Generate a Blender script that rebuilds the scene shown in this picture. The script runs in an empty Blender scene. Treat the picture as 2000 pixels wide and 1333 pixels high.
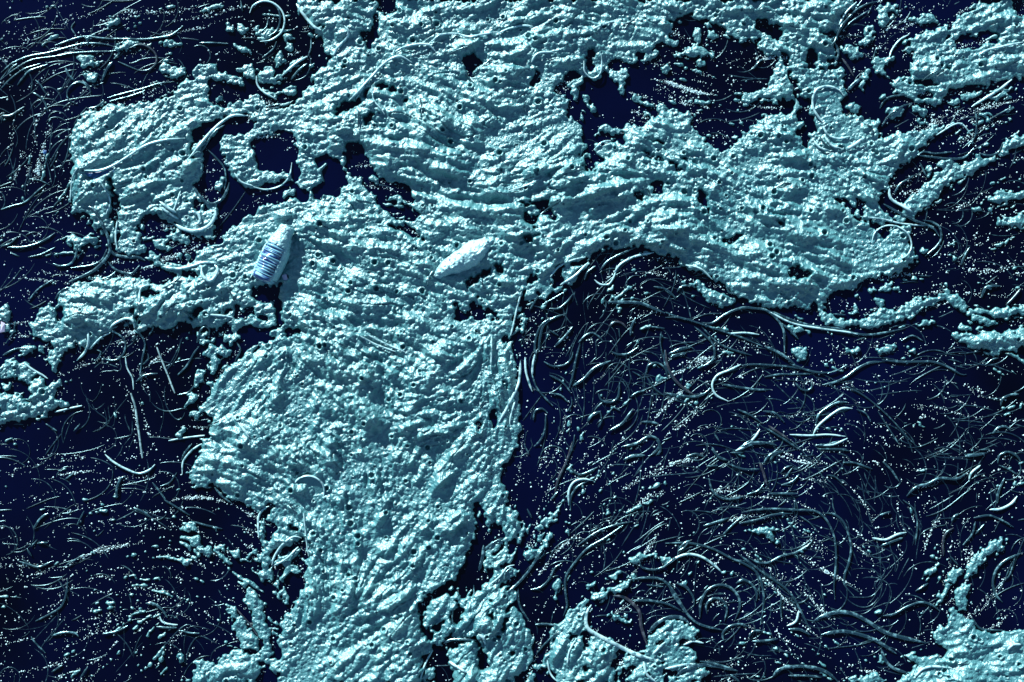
import bpy, math, random, numpy as np
from mathutils import Vector
random.seed(7); RNG = np.random.default_rng(7)
SC = bpy.context.scene
COL = SC.collection
S = 0.0015                      # metres per survey unit (3.0 m of water across the frame)
CX, CY = 1000.0, 666.5

# ------------------------------------------------------------------ camera, sky, sun, exposure
cam_d = bpy.data.cameras.new('camera'); cam = bpy.data.objects.new('camera', cam_d); COL.objects.link(cam)
cam_d.lens = 50; cam_d.sensor_width = 36; cam_d.clip_start = 0.05; cam_d.clip_end = 2000
cam.location = (0, 0, 2000*S*50/36 + 0.01); cam.rotation_euler = (0, 0, 0)
SC.camera = cam
SUN_EL = math.radians(22); SUN_AZ = math.radians(-29)      # azimuth from +Y towards +X
w = bpy.data.worlds.new('World'); SC.world = w; w.use_nodes = True
nt = w.node_tree; bg = nt.nodes['Background']
sky = nt.nodes.new('ShaderNodeTexSky'); sky.sky_type = 'NISHITA'; sky.sun_disc = False
sky.sun_elevation = SUN_EL; sky.sun_rotation = SUN_AZ; sky.air_density = 1.2; sky.ozone_density = 3.0; sky.dust_density = 0.3
nt.links.new(sky.outputs[0], bg.inputs[0]); bg.inputs[1].default_value = 0.05
sd = bpy.data.lights.new('sun', 'SUN'); so = bpy.data.objects.new('sun', sd); COL.objects.link(so)
sd.energy = 5.0; sd.angle = math.radians(0.5); sd.color = (1.0, 0.985, 0.95)
dirv = Vector((math.sin(SUN_AZ)*math.cos(SUN_EL), math.cos(SUN_AZ)*math.cos(SUN_EL), math.sin(SUN_EL)))
so.rotation_euler = dirv.to_track_quat('Z', 'Y').to_euler(); so.location = dirv*6
SC.view_settings.view_transform = 'Standard'; SC.view_settings.look = 'None'
SC.view_settings.exposure = 1.25; SC.view_settings.gamma = 1.0; SC.view_settings.use_curve_mapping = False

# ------------------------------------------------------------------ materials
def mat(name):
    m = bpy.data.materials.new(name); m.use_nodes = True
    return m, m.node_tree.nodes, m.node_tree.links, m.node_tree.nodes['Principled BSDF']
def ramp(N, stops):
    r = N.new('ShaderNodeValToRGB')
    while len(r.color_ramp.elements) < len(stops): r.color_ramp.elements.new(0.5)
    for e, (p, c) in zip(r.color_ramp.elements, stops): e.position = p; e.color = (*c, 1)
    return r
def noise(N, L, scale, detail=4, rough=0.6, coord=None):
    t = N.new('ShaderNodeTexNoise'); t.inputs['Scale'].default_value = scale
    t.inputs['Detail'].default_value = detail; t.inputs['Roughness'].default_value = rough
    if coord: L.new(coord, t.inputs['Vector'])
    return t
def geo_pos(N):
    return N.new('ShaderNodeNewGeometry').outputs['Position']

def foam_mat(name, lo, hi, bump=0.5, spec=0.5):
    m, N, L, B = mat(name); P = geo_pos(N)
    n1 = noise(N, L, 9, 5, 0.6, P); r = ramp(N, [(0.3, lo), (0.7, hi)]); L.new(n1.outputs[0], r.inputs[0])
    L.new(r.outputs[0], B.inputs['Base Color'])
    B.inputs['Roughness'].default_value = 0.38; B.inputs['IOR'].default_value = 1.7
    B.inputs['Specular IOR Level'].default_value = spec; B.inputs['Specular Tint'].default_value = (0.72, 0.96, 1.0, 1)
    vo = N.new('ShaderNodeTexVoronoi'); vo.inputs['Scale'].default_value = 210; L.new(P, vo.inputs['Vector'])
    n2 = noise(N, L, 320, 3, 0.7, P)
    mix = N.new('ShaderNodeMath'); mix.operation = 'SUBTRACT'; L.new(n2.outputs[0], mix.inputs[0]); L.new(vo.outputs['Distance'], mix.inputs[1])
    b = N.new('ShaderNodeBump'); b.inputs['Strength'].default_value = bump; b.inputs['Distance'].default_value = 0.003
    L.new(mix.outputs[0], b.inputs['Height']); L.new(b.outputs[0], B.inputs['Normal'])
    return m
M_FOAM = foam_mat('foam', (0.020, 0.135, 0.165), (0.072, 0.240, 0.262), 0.45, 1.0)
M_FOAM_PALE = foam_mat('foam_pale', (0.16, 0.40, 0.45), (0.28, 0.53, 0.57), 0.45, 1.0)

m, N, L, B = mat('bubbles'); M_BUB = m
B.inputs['Base Color'].default_value = (0.45, 0.72, 0.78, 1); B.inputs['Roughness'].default_value = 0.25; B.inputs['IOR'].default_value = 1.4

def strand_mat(name, dark, pale, cover, rough=0.3, spec=1.0):
    m, N, L, B = mat(name); P = geo_pos(N)
    n1 = noise(N, L, 60, 4, 0.65, P)
    r = ramp(N, [(max(0.02, cover-0.09), dark), (cover+0.06, pale)]); L.new(n1.outputs[0], r.inputs[0])
    L.new(r.outputs[0], B.inputs['Base Color'])
    B.inputs['Roughness'].default_value = rough; B.inputs['IOR'].default_value = 1.8; B.inputs['Specular IOR Level'].default_value = spec
    B.inputs['Specular Tint'].default_value = (0.46, 0.90, 1.0, 1)
    n2 = noise(N, L, 420, 3, 0.6, P); b = N.new('ShaderNodeBump'); b.inputs['Strength'].default_value = 0.25; b.inputs['Distance'].default_value = 0.001
    L.new(n2.outputs[0], b.inputs['Height']); L.new(b.outputs[0], B.inputs['Normal'])
    return m
M_WEED = strand_mat('weed_wet', (0.006, 0.020, 0.030), (0.10, 0.24, 0.28), 0.60, 0.24)
M_WEED_COAT = strand_mat('weed_coated', (0.05, 0.15, 0.18), (0.34, 0.60, 0.64), 0.45, 0.30)
M_WEED_BROWN = strand_mat('weed_brown', (0.016, 0.010, 0.014), (0.08, 0.10, 0.12), 0.60, 0.3)
M_STICK = strand_mat('stick_wet', (0.05, 0.10, 0.12), (0.25, 0.42, 0.45), 0.50, 0.5)
M_DEEP = strand_mat('weed_deep', (0.003, 0.010, 0.024), (0.03, 0.08, 0.10), 0.58, 0.28, 0.5)

m, N, L, B = mat('water'); M_WATER = m; P = geo_pos(N)
n1 = noise(N, L, 1.6, 3, 0.5, P); r = ramp(N, [(0.35, (0.0002, 0.0004, 0.004)), (0.65, (0.0004, 0.0013, 0.017))])
L.new(n1.outputs[0], r.inputs[0]); L.new(r.outputs[0], B.inputs['Base Color'])
B.inputs['Roughness'].default_value = 0.06; B.inputs['IOR'].default_value = 1.33
n2 = noise(N, L, 14, 3, 0.5, P); b = N.new('ShaderNodeBump'); b.inputs['Strength'].default_value = 0.12; b.inputs['Distance'].default_value = 0.01
L.new(n2.outputs[0], b.inputs['Height']); L.new(b.outputs[0], B.inputs['Normal'])

m, N, L, B = mat('bottle_plastic'); M_PLASTIC = m; P = geo_pos(N)
tc = N.new('ShaderNodeTexCoord'); mp = N.new('ShaderNodeMapping'); mp.inputs['Scale'].default_value = (120, 24, 24); L.new(tc.outputs['Object'], mp.inputs['Vector'])
n1 = noise(N, L, 1.0, 3, 0.6, mp.outputs[0]); r = ramp(N, [(0.40, (0.003, 0.014, 0.07)), (0.50, (0.010, 0.06, 0.22)), (0.60, (0.20, 0.42, 0.50))]); L.new(n1.outputs[0], r.inputs[0])  # pale bands are glints, dark ones water seen through, painted into the colour
L.new(r.outputs[0], B.inputs['Base Color']); B.inputs['Roughness'].default_value = 0.13; B.inputs['IOR'].default_value = 1.5
B.inputs['Coat Weight'].default_value = 0.6; B.inputs['Coat Roughness'].default_value = 0.04
m, N, L, B = mat('bottle_rib'); M_RIB = m
B.inputs['Base Color'].default_value = (0.13, 0.34, 0.46, 1); B.inputs['Roughness'].default_value = 0.18
m, N, L, B = mat('scrap_shade_blue'); M_SCRAP_SHADE = m; P = geo_pos(N); n1 = noise(N, L, 90, 3, 0.5, P)  # blue of the tiny real scrap and of the painted-shade sheet
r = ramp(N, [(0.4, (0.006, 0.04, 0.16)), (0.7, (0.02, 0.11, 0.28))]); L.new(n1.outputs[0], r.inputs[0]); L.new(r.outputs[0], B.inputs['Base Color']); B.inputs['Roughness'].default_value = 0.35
m, N, L, B = mat('scrap_lilac'); M_LILAC = m
B.inputs['Base Color'].default_value = (0.42, 0.44, 0.62, 1); B.inputs['Roughness'].default_value = 0.4
m, N, L, B = mat('bottle_cap'); M_CAP = m
B.inputs['Base Color'].default_value = (0.55, 0.72, 0.80, 1); B.inputs['Roughness'].default_value = 0.35

# ------------------------------------------------------------------ helpers
def wp(x, y, z=0.0): return ((x-CX)*S, (CY-y)*S, z*S)
def link_mesh(name, V, F, material, parent=None, smooth=True, origin=None):
    """V: (n,3) metres, F: (m,k) ints, one mesh object"""
    V = np.asarray(V, np.float32); F = np.asarray(F, np.int32)
    if origin is None: origin = (0, 0, 0)
    V = V - np.asarray(origin, np.float32)
    me = bpy.data.meshes.new(name); k = F.shape[1]
    me.vertices.add(len(V)); me.vertices.foreach_set('co', V.ravel())
    me.loops.add(F.size); me.loops.foreach_set('vertex_index', F.ravel())
    me.polygons.add(len(F)); me.polygons.foreach_set('loop_start', np.arange(0, F.size, k, dtype=np.int32))
    me.polygons.foreach_set('loop_total', np.full(len(F), k, np.int32))
    me.polygons.foreach_set('use_smooth', np.full(len(F), smooth))
    me.update(calc_edges=True); me.materials.append(material)
    o = bpy.data.objects.new(name, me); COL.objects.link(o); o.location = origin
    if parent: o.parent = parent
    return o
def tag(o, label=None, cat=None, group=None, kind=None):
    for k, v in (('label', label), ('category', cat), ('group', group), ('kind', kind)):
        if v: o[k] = v
    return o

# ------------------------------------------------------------------ the water sheet
wv = [(-600, -600, 0), (600, -600, 0), (600, 600, 0), (-600, 600, 0)]
tag(link_mesh('water', wv, [(0, 1, 2, 3)], M_WATER, smooth=False), kind='structure', label='dark navy open water under the foam and weed')
# ---- outlines of foam (A) and of open water inside it (S), surveyed in nine sections of the water surface
SECT = {1:(0,0,2.836),2:(650,0,2.836),3:(1300,0,2.836),4:(0,430,2.836),5:(650,430,2.836),6:(1300,430,2.836),
        7:(0,860,2.819),8:(650,860,2.819),9:(1300,860,2.819)}
FOAM = {
3:"""A 0,0 2000,0 2000,1333 0,1333
S 0,230 60,210 120,200 130,160 190,150 200,200 180,250 140,260 50,280 50,300 150,310 300,290 220,250 270,230 330,240 420,230 480,200 530,200 520,250 560,300 620,310 640,350 600,360 580,420 560,480 500,510 430,520 400,560 450,570 550,550 600,570 660,560 740,540 700,620 650,640 560,640 480,690 420,740 380,790 330,830 260,800 200,740 180,710 120,690 60,620 0,600
S 0,110 110,60 150,60 170,110 230,100 300,130 330,150 350,200 420,230 300,260 150,260 0,280
A 0,190 60,180 80,205 30,240 0,240
S 480,100 560,100 570,130 640,140 650,190 640,220 590,210 560,190 540,160 500,150
A 550,110 590,75 630,85 640,120 600,140 560,130
A 190,100 250,70 330,80 330,110 250,120
A 220,140 260,150 290,200 270,210 240,190
A 330,140 350,130 390,150 415,210 390,230 350,180
A 420,130 460,130 500,150 510,190 480,210 450,180
A 125,190 150,155 190,160 195,210 150,240
A 50,290 90,260 150,240 210,270 300,290 220,310 120,310
A 135,350 170,335 230,350 200,370 150,365
A 210,440 240,450 230,475 215,460
A 120,380 160,380 170,405 130,410
S 640,300 670,290 680,400 720,440 760,500 770,540 800,560 800,620 830,670 840,720 790,740 780,820 760,820 740,760 720,720 770,700 720,640 760,600 730,520 690,450 660,380
S 930,240 960,180 980,130 1020,80 1080,0 1700,0 1720,40 1650,90 1580,130 1500,160 1440,160 1390,180 1370,220 1380,260 1290,300 1240,310 1170,310 1150,360 1190,410 1260,420 1260,470 1300,490 1200,530 1180,600 1180,660 1200,720 1190,780 1170,700 1140,660 1090,650 1050,640 980,620 980,560 1010,520 1000,470 960,410 960,380 900,390 840,380 800,380 780,320 790,260 820,270 840,350 900,380 940,370 950,330
S 1300,290 1380,300 1370,350 1330,400 1290,430 1250,430 1220,380 1250,330
A 1170,60 1200,20 1240,0 1290,0 1270,30 1230,60 1240,110 1210,170 1190,150 1200,100
A 1260,60 1290,45 1310,70 1290,90 1265,85
A 1120,130 1150,120 1170,180 1150,220 1100,250 1070,230 1110,200
A 970,260 1010,245 1100,290 1100,320 1040,320 980,290
A 835,310 870,290 920,300 930,350 900,380 840,350
A 1350,110 1400,85 1520,95 1520,115 1400,125
A 1150,380 1190,310 1240,310 1220,370 1180,410
A 1070,470 1130,380 1150,400 1120,460 1110,510 1080,510
A 950,390 980,380 990,430 960,420
A 1010,560 1060,550 1100,600 1090,630 1050,630 1010,590
A 1150,660 1175,650 1180,710 1155,700
S 1600,230 1640,190 1800,180 1870,170 1870,210 1830,220 1770,250 1690,280 1610,270
S 1940,0 2000,0 2000,90 1950,80 1940,40
S 1200,700 1170,600 1230,520 1290,500 1350,540 1370,560 1500,580 1550,530 1600,500 1700,480 1800,460 1900,430 2000,440 2000,1333 1530,1333 1520,1280 1430,1200 1330,1160 1250,1080 1260,1000 1300,930 1370,870 1420,840 1450,800 1400,750 1370,730 1290,720 1200,780
A 1200,800 1290,730 1330,730 1390,720 1500,700 1600,680 1660,690 1600,700 1480,760 1420,830 1350,880 1270,960 1230,1050 1200,1000
A 1500,900 1560,880 1640,900 1720,860 1800,870 1870,830 1910,770 2000,740 2000,800 1900,850 1800,900 1700,960 1600,1010 1540,1050 1480,1120 1420,1180 1400,1130 1430,1060 1470,980 1540,940
A 1800,1090 1850,1060 2000,1050 2000,1110 1900,1120 1850,1150 1810,1120
A 1680,1150 1800,1150 1820,1165 1700,1170
A 1890,600 1940,570 1960,600 1900,650
A 1310,1140 1400,1070 1440,1090 1450,1150 1400,1190 1350,1180
A 1440,900 1470,910 1500,950 1470,950 1440,930
A 1350,560 1420,590 1480,620 1440,640 1380,610
A 1220,620 1290,590 1330,600 1300,640 1240,660
A 1410,650 1440,650 1440,680 1415,680
A 1850,1200 1990,1180 1990,1210 1900,1230
A 1760,540 1840,520 1930,480 1960,490 1880,540 1800,570
A 1560,570 1700,520 1760,500 1740,530 1650,570 1590,600
A 1330,200 1370,190 1340,240 1310,250
S 930,1090 990,1100 1060,1190 1110,1200 1200,1220 1300,1240 1380,1280 1390,1333 1340,1333 1330,1290 1250,1250 1130,1260 1080,1220 1020,1160
S 1060,1100 1110,1120 1100,1190 1080,1180
S 1190,1060 1240,1050 1260,1100 1320,1150 1300,1200 1220,1190 1180,1120
A 1230,1190 1290,1200 1300,1230 1240,1230
S 180,1050 210,1060 260,1170 250,1190 200,1120
S 590,1210 630,1220 650,1250 610,1240
S 0,1300 60,1320 120,1333 0,1333""",
2:"""A 0,0 2000,0 2000,1333 0,1333
S 240,0 360,0 350,50 310,90 280,80 250,90 240,150 265,200 240,230 190,270 180,230 150,180 140,160 170,170 220,180 225,100 245,60
S 730,320 770,305 830,340 800,390 790,450 760,440 730,410
S 1110,420 1130,380 1150,400 1145,450 1120,490 1105,480
S 0,580 130,550 180,490 215,500 140,580 60,630 0,650
S 175,630 210,620 215,670 190,690
S 215,470 250,450 330,490 345,515 310,510 270,490
S 1240,510 1270,440 1310,390 1360,375 1370,400 1390,440 1430,440 1480,430 1520,360 1560,310 1610,320 1650,300 1720,290 1780,260 1830,230 1870,180 1900,110 1985,50 2000,50 2000,640 1900,600 1830,620 1780,650 1700,690 1620,690 1600,740 1540,700 1480,690 1440,740 1380,760 1390,710 1300,650 1320,600 1300,560 1260,540
A 1310,480 1330,440 1390,430 1400,450 1360,490 1350,550 1320,560
A 1240,545 1270,540 1305,590 1280,600 1250,570
A 1385,540 1420,520 1450,560 1465,610 1440,620 1400,580
A 1425,470 1440,470 1440,495 1425,490
A 1350,620 1380,610 1400,670 1370,660
A 1300,640 1340,640 1390,700 1370,710 1310,680
A 1535,400 1560,380 1630,380 1640,420 1610,450 1630,530 1600,520 1580,460 1545,440
A 1660,540 1690,520 1720,540 1800,580 1900,620 1980,650 1960,670 1880,640 1780,600 1690,570
A 1690,620 1740,610 1770,630 1720,640
A 1740,660 1790,645 1810,665 1760,680
A 1715,310 1740,280 1800,270 1800,300 1750,330 1720,330
A 1600,330 1660,310 1720,350 1680,370 1610,350
A 1810,230 1850,210 1920,210 1900,240 1840,250
A 1880,300 1985,260 2120,290 2080,310 1910,310
A 1820,370 1840,360 1860,400 1840,410
S 1380,760 1480,730 1560,740 1615,740 1620,810 1560,800 1530,780 1470,800 1450,830 1500,870 1460,900 1450,940 1420,960 1390,940 1370,880 1350,860 1420,850 1400,800
A 1405,855 1420,850 1435,870 1415,880
S 1420,270 1450,280 1440,340 1450,370 1430,390 1415,360
S 1050,1150 1080,1120 1170,1110 1200,1100 1200,1140 1230,1150 1240,1200 1290,1230 1310,1270 1360,1260 1385,1220 1380,1280 1330,1280 1280,1240 1230,1230 1190,1190 1130,1200 1130,1270 1090,1240 1060,1190
A 1065,1150 1100,1125 1145,1135 1150,1175 1110,1190 1075,1185
S 1690,1060 1720,1060 1740,1110 1755,1160 1720,1120 1690,1090
S 1770,1030 1820,1010 1840,1060 1790,1060
S 230,1080 330,1110 420,1150 480,1190 480,1240 420,1270 380,1250 300,1180 240,1130
S 90,800 150,800 170,850 230,960 300,1010 400,1040 470,1120 440,1130 360,1090 250,1080 160,1030 100,950 60,900
S 0,870 60,910 85,960 60,1040 0,1060
A 95,970 120,950 155,980 140,1010 110,1000
A 170,980 200,965 240,980 230,1010 190,1000
A 90,1020 130,1020 140,1060 100,1070
S 390,545 410,560 400,580 385,565
S 1165,545 1190,555 1180,570""",
1:"""S 0,0 1690,0 1740,110 1810,150 1790,220 1830,300 1790,360 1720,360 1700,400 1740,450 1660,530 1600,600 1490,600 1470,560 1420,530 1330,560 1260,600 1170,570 1120,490 1100,430 1040,420 985,470 960,525 800,560 620,590 520,610 440,640 420,690 395,740 400,900 385,1100 390,1170 0,1333
A 395,740 420,690 440,640 520,610 620,590 800,560 960,525 985,470 1040,420 1100,430 1120,490 1170,570 1260,600 1330,560 1420,530 1470,560 1490,600 1600,600 1660,530 1740,450 1700,400 1720,360 1790,360 1830,300 1790,220 1810,150 1740,110 1690,0 1860,0 1860,1333 1500,1333 1220,1320 1280,1270 1160,1333 950,1250 900,1200 850,1220 740,1230 700,1333 560,1333 510,1220 470,1180 390,1170 385,1100 400,900
S 600,990 640,980 650,1100 645,1300 630,1333 610,1333 600,1200 620,1100
S 1060,800 1070,710 1130,670 1250,650 1360,630 1420,690 1350,750 1290,750 1250,720 1220,770 1215,840 1250,890 1260,950 1270,1040 1230,1110 1170,1130 1100,1080 1070,1030 1110,960 1110,880 1130,800 1060,860
A 1200,690 1220,700 1150,780 1100,880 1050,880 1080,800 1130,740
S 1400,860 1410,800 1470,770 1540,770 1600,790 1640,790 1645,900 1660,960 1630,1000 1600,960 1530,960 1440,930
S 1390,800 1420,760 1530,735 1620,745 1650,790 1480,775
S 1260,930 1300,980 1330,1010 1400,1035 1480,1030 1560,990 1620,1000 1650,1050 1720,1060 1680,1120 1620,1110 1560,1100 1440,1140 1370,1190 1280,1270 1210,1310 1170,1280 1200,1180 1190,1140 1240,1100 1265,1030 1250,950
A 1560,1070 1600,1045 1625,1075 1590,1090
S 1740,880 1800,860 1860,880 1910,930 1920,1010 1880,1070 1800,1080 1740,1100 1720,1060 1810,1010 1780,960
A 1790,900 1810,910 1790,970 1750,960
S 1940,930 1985,920 2000,960 1960,1000
S 740,1230 800,1200 880,1200 890,1250 830,1300 780,1333 730,1333
S 1080,1090 1130,1130 1160,1160 1110,1190 1060,1160 1020,1120
A 860,400 890,370 960,350 1030,355 1040,390 990,420 900,435
A 1070,380 1110,360 1200,360 1230,400 1330,430 1360,460 1290,465 1220,440 1170,430 1160,490 1110,500 1100,450
A 1310,400 1350,365 1390,365 1415,400 1400,430 1350,430
A 1425,430 1470,360 1510,380 1500,440 1540,410 1600,370 1690,310 1700,330 1640,370 1560,430 1500,470 1440,470
A 1500,300 1560,280 1570,320 1530,350 1500,340
A 1570,180 1600,160 1640,190 1630,260 1610,300 1580,260
A 1420,170 1500,150 1510,190 1480,220 1440,230 1415,200
A 1325,120 1345,150 1385,180 1340,200 1315,180
A 1250,130 1275,120 1300,160 1270,180 1255,165
A 1130,40 1180,30 1170,60 1140,70
A 1280,230 1330,240 1390,270 1380,310 1330,280
A 430,330 470,300 500,310 540,330 545,360 500,350 470,370
A 440,420 480,390 540,400 530,440 490,450
A 640,230 720,220 760,240 700,280 640,260
A 580,130 650,100 640,130 590,150
A 1420,480 1460,490 1530,520 1530,550 1460,520
A 1560,500 1600,460 1640,470 1630,510 1590,520
A 1655,0 1690,0 1790,150 1780,180 1740,180 1680,100 1640,40
A 1690,180 1735,190 1730,220 1700,210
A 1180,540 1230,545 1230,570 1190,570
A 1185,1040 1220,980 1250,990 1230,1050 1195,1060
A 890,1120 950,1160 980,1180 960,1200 1000,1250 1090,1280 1170,1250 1200,1190 1190,1150 1100,1180 1070,1170 1110,1230 1050,1240 960,1200
A 1090,1120 1140,1120 1140,1150 1100,1150
A 890,220 950,225 960,245 900,240
A 140,75 165,70 160,85
A 0,120 40,110 30,130 0,135""",
4:"""S 0,0 1230,100 1220,120 1100,170 1060,230 960,250 900,230 870,180 830,160 800,210 860,240 930,300 980,320 900,350 780,330 0,330
S 0,330 480,340 390,360 330,430 300,480 250,450 180,510 165,610 0,800
A 1420,0 1350,40 1250,90 1220,120 1100,170 1060,230 960,250 900,230 870,180 830,160 800,210 860,240 930,300 980,320 900,350 780,330 700,330 580,320 480,340 390,360 330,430 300,480 250,450 180,510 170,570 165,610 180,650 230,660 280,680 240,760 270,810 270,850 300,860 330,780 370,720 420,690 500,700 560,650 620,600 650,570 700,550 740,590 780,640 830,590 880,590 960,590 1020,560 1060,600 1100,580 1180,600 1220,640 1290,640 1340,600 1400,600 1490,620 1540,640 1480,680 1400,720 1340,760 1290,800 1220,840 1190,880 1150,900 1140,960 1130,1010 1150,1080 1180,1120 1150,1160 1160,1220 1120,1270 1090,1333 2000,1333 2000,0
A 650,0 720,0 740,40 790,130 800,170 760,190 700,190 650,180
A 560,0 610,0 620,100 605,140 590,80
S 1390,390 1430,370 1490,370 1550,350 1560,430 1560,520 1570,590 1545,610 1530,580 1540,520 1520,460 1490,440 1470,470 1440,450 1400,430
S 1290,490 1310,470 1330,500 1400,490 1420,510 1460,530 1490,560 1430,560 1390,530 1360,560 1320,560
S 1040,520 1080,480 1110,490 1090,540 1050,560
S 1000,290 1080,285 1110,300 1090,320 1010,320
S 780,400 830,370 860,400 890,390 880,420 830,410 800,420
S 740,470 750,520 780,560 770,590 740,570 730,500
S 300,520 340,480 360,480 340,530 310,580
S 1420,650 1460,650 1450,690 1425,680
S 1230,600 1290,590 1280,625 1240,630
S 870,205 960,200 1060,215 1040,250 930,250 880,235
A 950,190 1010,180 1060,190 1040,205 960,208
A 840,110 900,95 930,110 910,140 960,150 950,170 870,165
A 900,80 960,70 1060,90 1080,120 1040,140 980,130 960,100
A 760,40 790,40 790,60 765,62
A 1100,750 1150,690 1220,690 1260,700 1220,740 1150,760
A 1150,760 1190,740 1210,800 1180,850 1150,840
A 1060,910 1100,830 1130,830 1130,880 1090,930 1050,960
A 1030,990 1070,960 1100,980 1060,1030 1020,1050
A 1085,600 1130,590 1160,610 1130,660 1090,680
S 1105,620 1130,605 1140,625 1110,655
A 1220,650 1290,630 1340,640 1330,665 1230,675
A 1200,740 1240,720 1290,730 1280,750 1210,770
A 0,800 40,780 110,790 180,820 250,870 260,930 310,960 350,1000 380,1040 330,1010 290,1050 250,1090 220,1130 170,1110 100,1120 40,1120 0,1130
S 0,870 60,870 120,900 180,960 190,1000 150,1000 100,960 60,960 0,960
A 0,905 60,900 60,945 0,945
A 270,880 330,870 340,910 300,960 270,930
A 0,470 40,470 60,560 60,620 20,640 0,600
A 360,110 400,85 470,90 500,80 545,90 540,120 470,140 430,190 390,240 410,170 390,140
A 1140,780 1160,780 1150,830
A 1060,1060 1100,1070 1090,1110 1050,1100
A 1110,1040 1140,1020 1140,1060 1115,1080
A 970,1180 1010,1150 1030,1170 990,1210
A 1100,690 1140,660 1160,680 1110,720
A 200,690 240,680 250,720 210,740
A 100,740 180,700 200,720 130,760""",
5:"""A 0,0 2000,0 2000,300 1940,230 1850,190 1780,180 1700,140 1600,150 1500,165 1420,200 1390,250 1330,310 1280,370 1240,410 1180,440 1140,450 1130,410 1050,390 1020,500 1000,580 980,650 1000,720 1030,850 1030,950 1020,1040 1045,1080 1050,1160 1030,1200 1020,1260 980,1310 960,1333 0,1333
S 2000,300 1940,235 1850,195 1780,185 1700,145 1600,155 1500,170 1420,205 1390,255 1330,315 1280,375 1240,415 1180,445 1140,455 1100,480 1050,480 1010,560 985,650 1000,720 1030,850 1035,950 1025,1040 1050,1080 1055,1160 1035,1200 1025,1260 985,1310 965,1333 2000,1333
S 1210,310 1260,250 1310,250 1290,310 1250,350 1210,370
S 1070,340 1110,290 1130,310 1090,350
S 1330,240 1390,215 1400,240 1350,260
S 660,460 680,440 700,480 740,490 780,460 850,490 900,520 930,540 880,560 830,550 780,540 720,560 680,540
A 700,500 720,475 740,500 720,525 695,520
A 850,530 870,510 890,530 870,545
S 800,430 830,430 820,450
S 740,345 800,310 830,300 840,270 880,260 880,290 840,320 810,345 780,365 755,380
S 890,265 920,245 945,270 945,310 925,300 900,280
S 890,1040 905,1035 912,1080 905,1160 890,1160
S 780,1120 810,1110 805,1165 790,1150
S 940,900 955,895 965,935 950,935
S 940,650 975,640 965,690 945,690
S 200,0 260,20 400,40 450,60 520,100 480,100 400,70 280,30
S 1080,0 1110,20 1130,60 1120,10
A 1040,600 1060,565 1090,570 1080,610 1050,635
A 1025,660 1045,650 1050,675 1030,680
A 1015,490 1035,470 1045,500 1025,510
A 1055,400 1110,395 1125,430 1090,450 1060,440
A 1140,490 1190,460 1170,500 1145,505
A 1260,390 1310,340 1340,320 1330,350 1290,390 1250,415""",
6:"""A 0,0 1380,0 1370,60 1360,140 1400,190 1390,240 1300,280 1200,310 1110,330 1060,360 1020,390 950,410 900,450 895,510 930,515 960,545 1030,555 1120,530 1210,500 1280,510 1330,480 1420,440 1480,440 1560,400 1640,440 1720,480 1800,490 2000,480 2000,530 1850,540 1780,520 1700,500 1640,510 1560,460 1500,470 1440,490 1380,530 1320,560 1260,570 1210,580 1140,600 1040,600 960,590 900,580 850,560 850,510 830,460 790,495 700,480 600,480 520,460 440,430 370,400 330,360 250,330 200,290 150,290 110,240 70,200 0,190
S 1380,0 1370,60 1360,140 1400,190 1390,240 1300,280 1200,310 1110,330 1060,360 1020,390 1040,420 1120,530 1210,500 1280,510 1330,480 1420,440 1480,440 1560,400 1640,440 1720,480 1800,490 2000,480 2000,0
S 0,200 70,205 110,245 150,295 200,295 250,335 330,365 370,405 440,435 520,465 600,485 700,485 790,500 830,465 850,565 900,585 960,595 1040,605 1140,605 1210,585 1320,565 1440,495 1560,465 1640,515 1850,545 2000,535 2000,1333 0,1333
S 1210,100 1110,0 1200,20 1380,0 1370,30 1300,20 1230,40
A 1030,430 1060,400 1090,410 1060,470 1070,510 1110,520 1040,530
A 1570,640 1590,610 1640,600 1680,620 1740,590 1830,600 1880,620 2000,570 2000,700 1900,720 1850,740 1780,720 1700,710 1660,680 1610,650
A 1610,560 1660,560 1700,580 1720,600 1650,590
A 1650,515 1740,520 1820,560 1800,575 1720,555 1660,540
A 1840,0 2000,0 2000,50 1900,30 1850,20
A 155,350 180,330 220,360 290,400 350,420 400,450 380,460 310,490 250,470 220,430 170,390
A 1400,150 1430,130 1455,150 1440,185 1405,185
A 1150,450 1180,430 1220,450 1220,480 1190,475
A 1120,380 1180,370 1190,390 1140,395
A 1200,360 1260,340 1280,350 1220,375
A 660,580 720,590 800,610 800,630 720,620 680,600
A 700,720 740,690 780,720 780,760 740,780 710,770
A 990,710 1080,710 1080,730 1000,730
A 1140,710 1250,690 1290,710 1200,735
A 1330,710 1400,710 1390,730
A 860,780 940,780 920,800
A 910,635 940,640 930,655
A 700,515 740,520 780,545 750,545
A 1530,340 1560,340 1575,370 1540,370
A 1500,390 1560,385 1570,400 1510,405
A 1590,120 1610,130 1600,180 1620,220 1600,230 1585,180
S 670,280 720,265 790,280 800,300 740,310 680,300
S 260,90 300,110 430,70 430,90 340,120 280,120
S 610,0 640,0 650,30 620,20
A 1380,585 1440,565 1500,560 1480,575 1400,600
A 1180,545 1230,530 1240,545 1190,560""",
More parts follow.
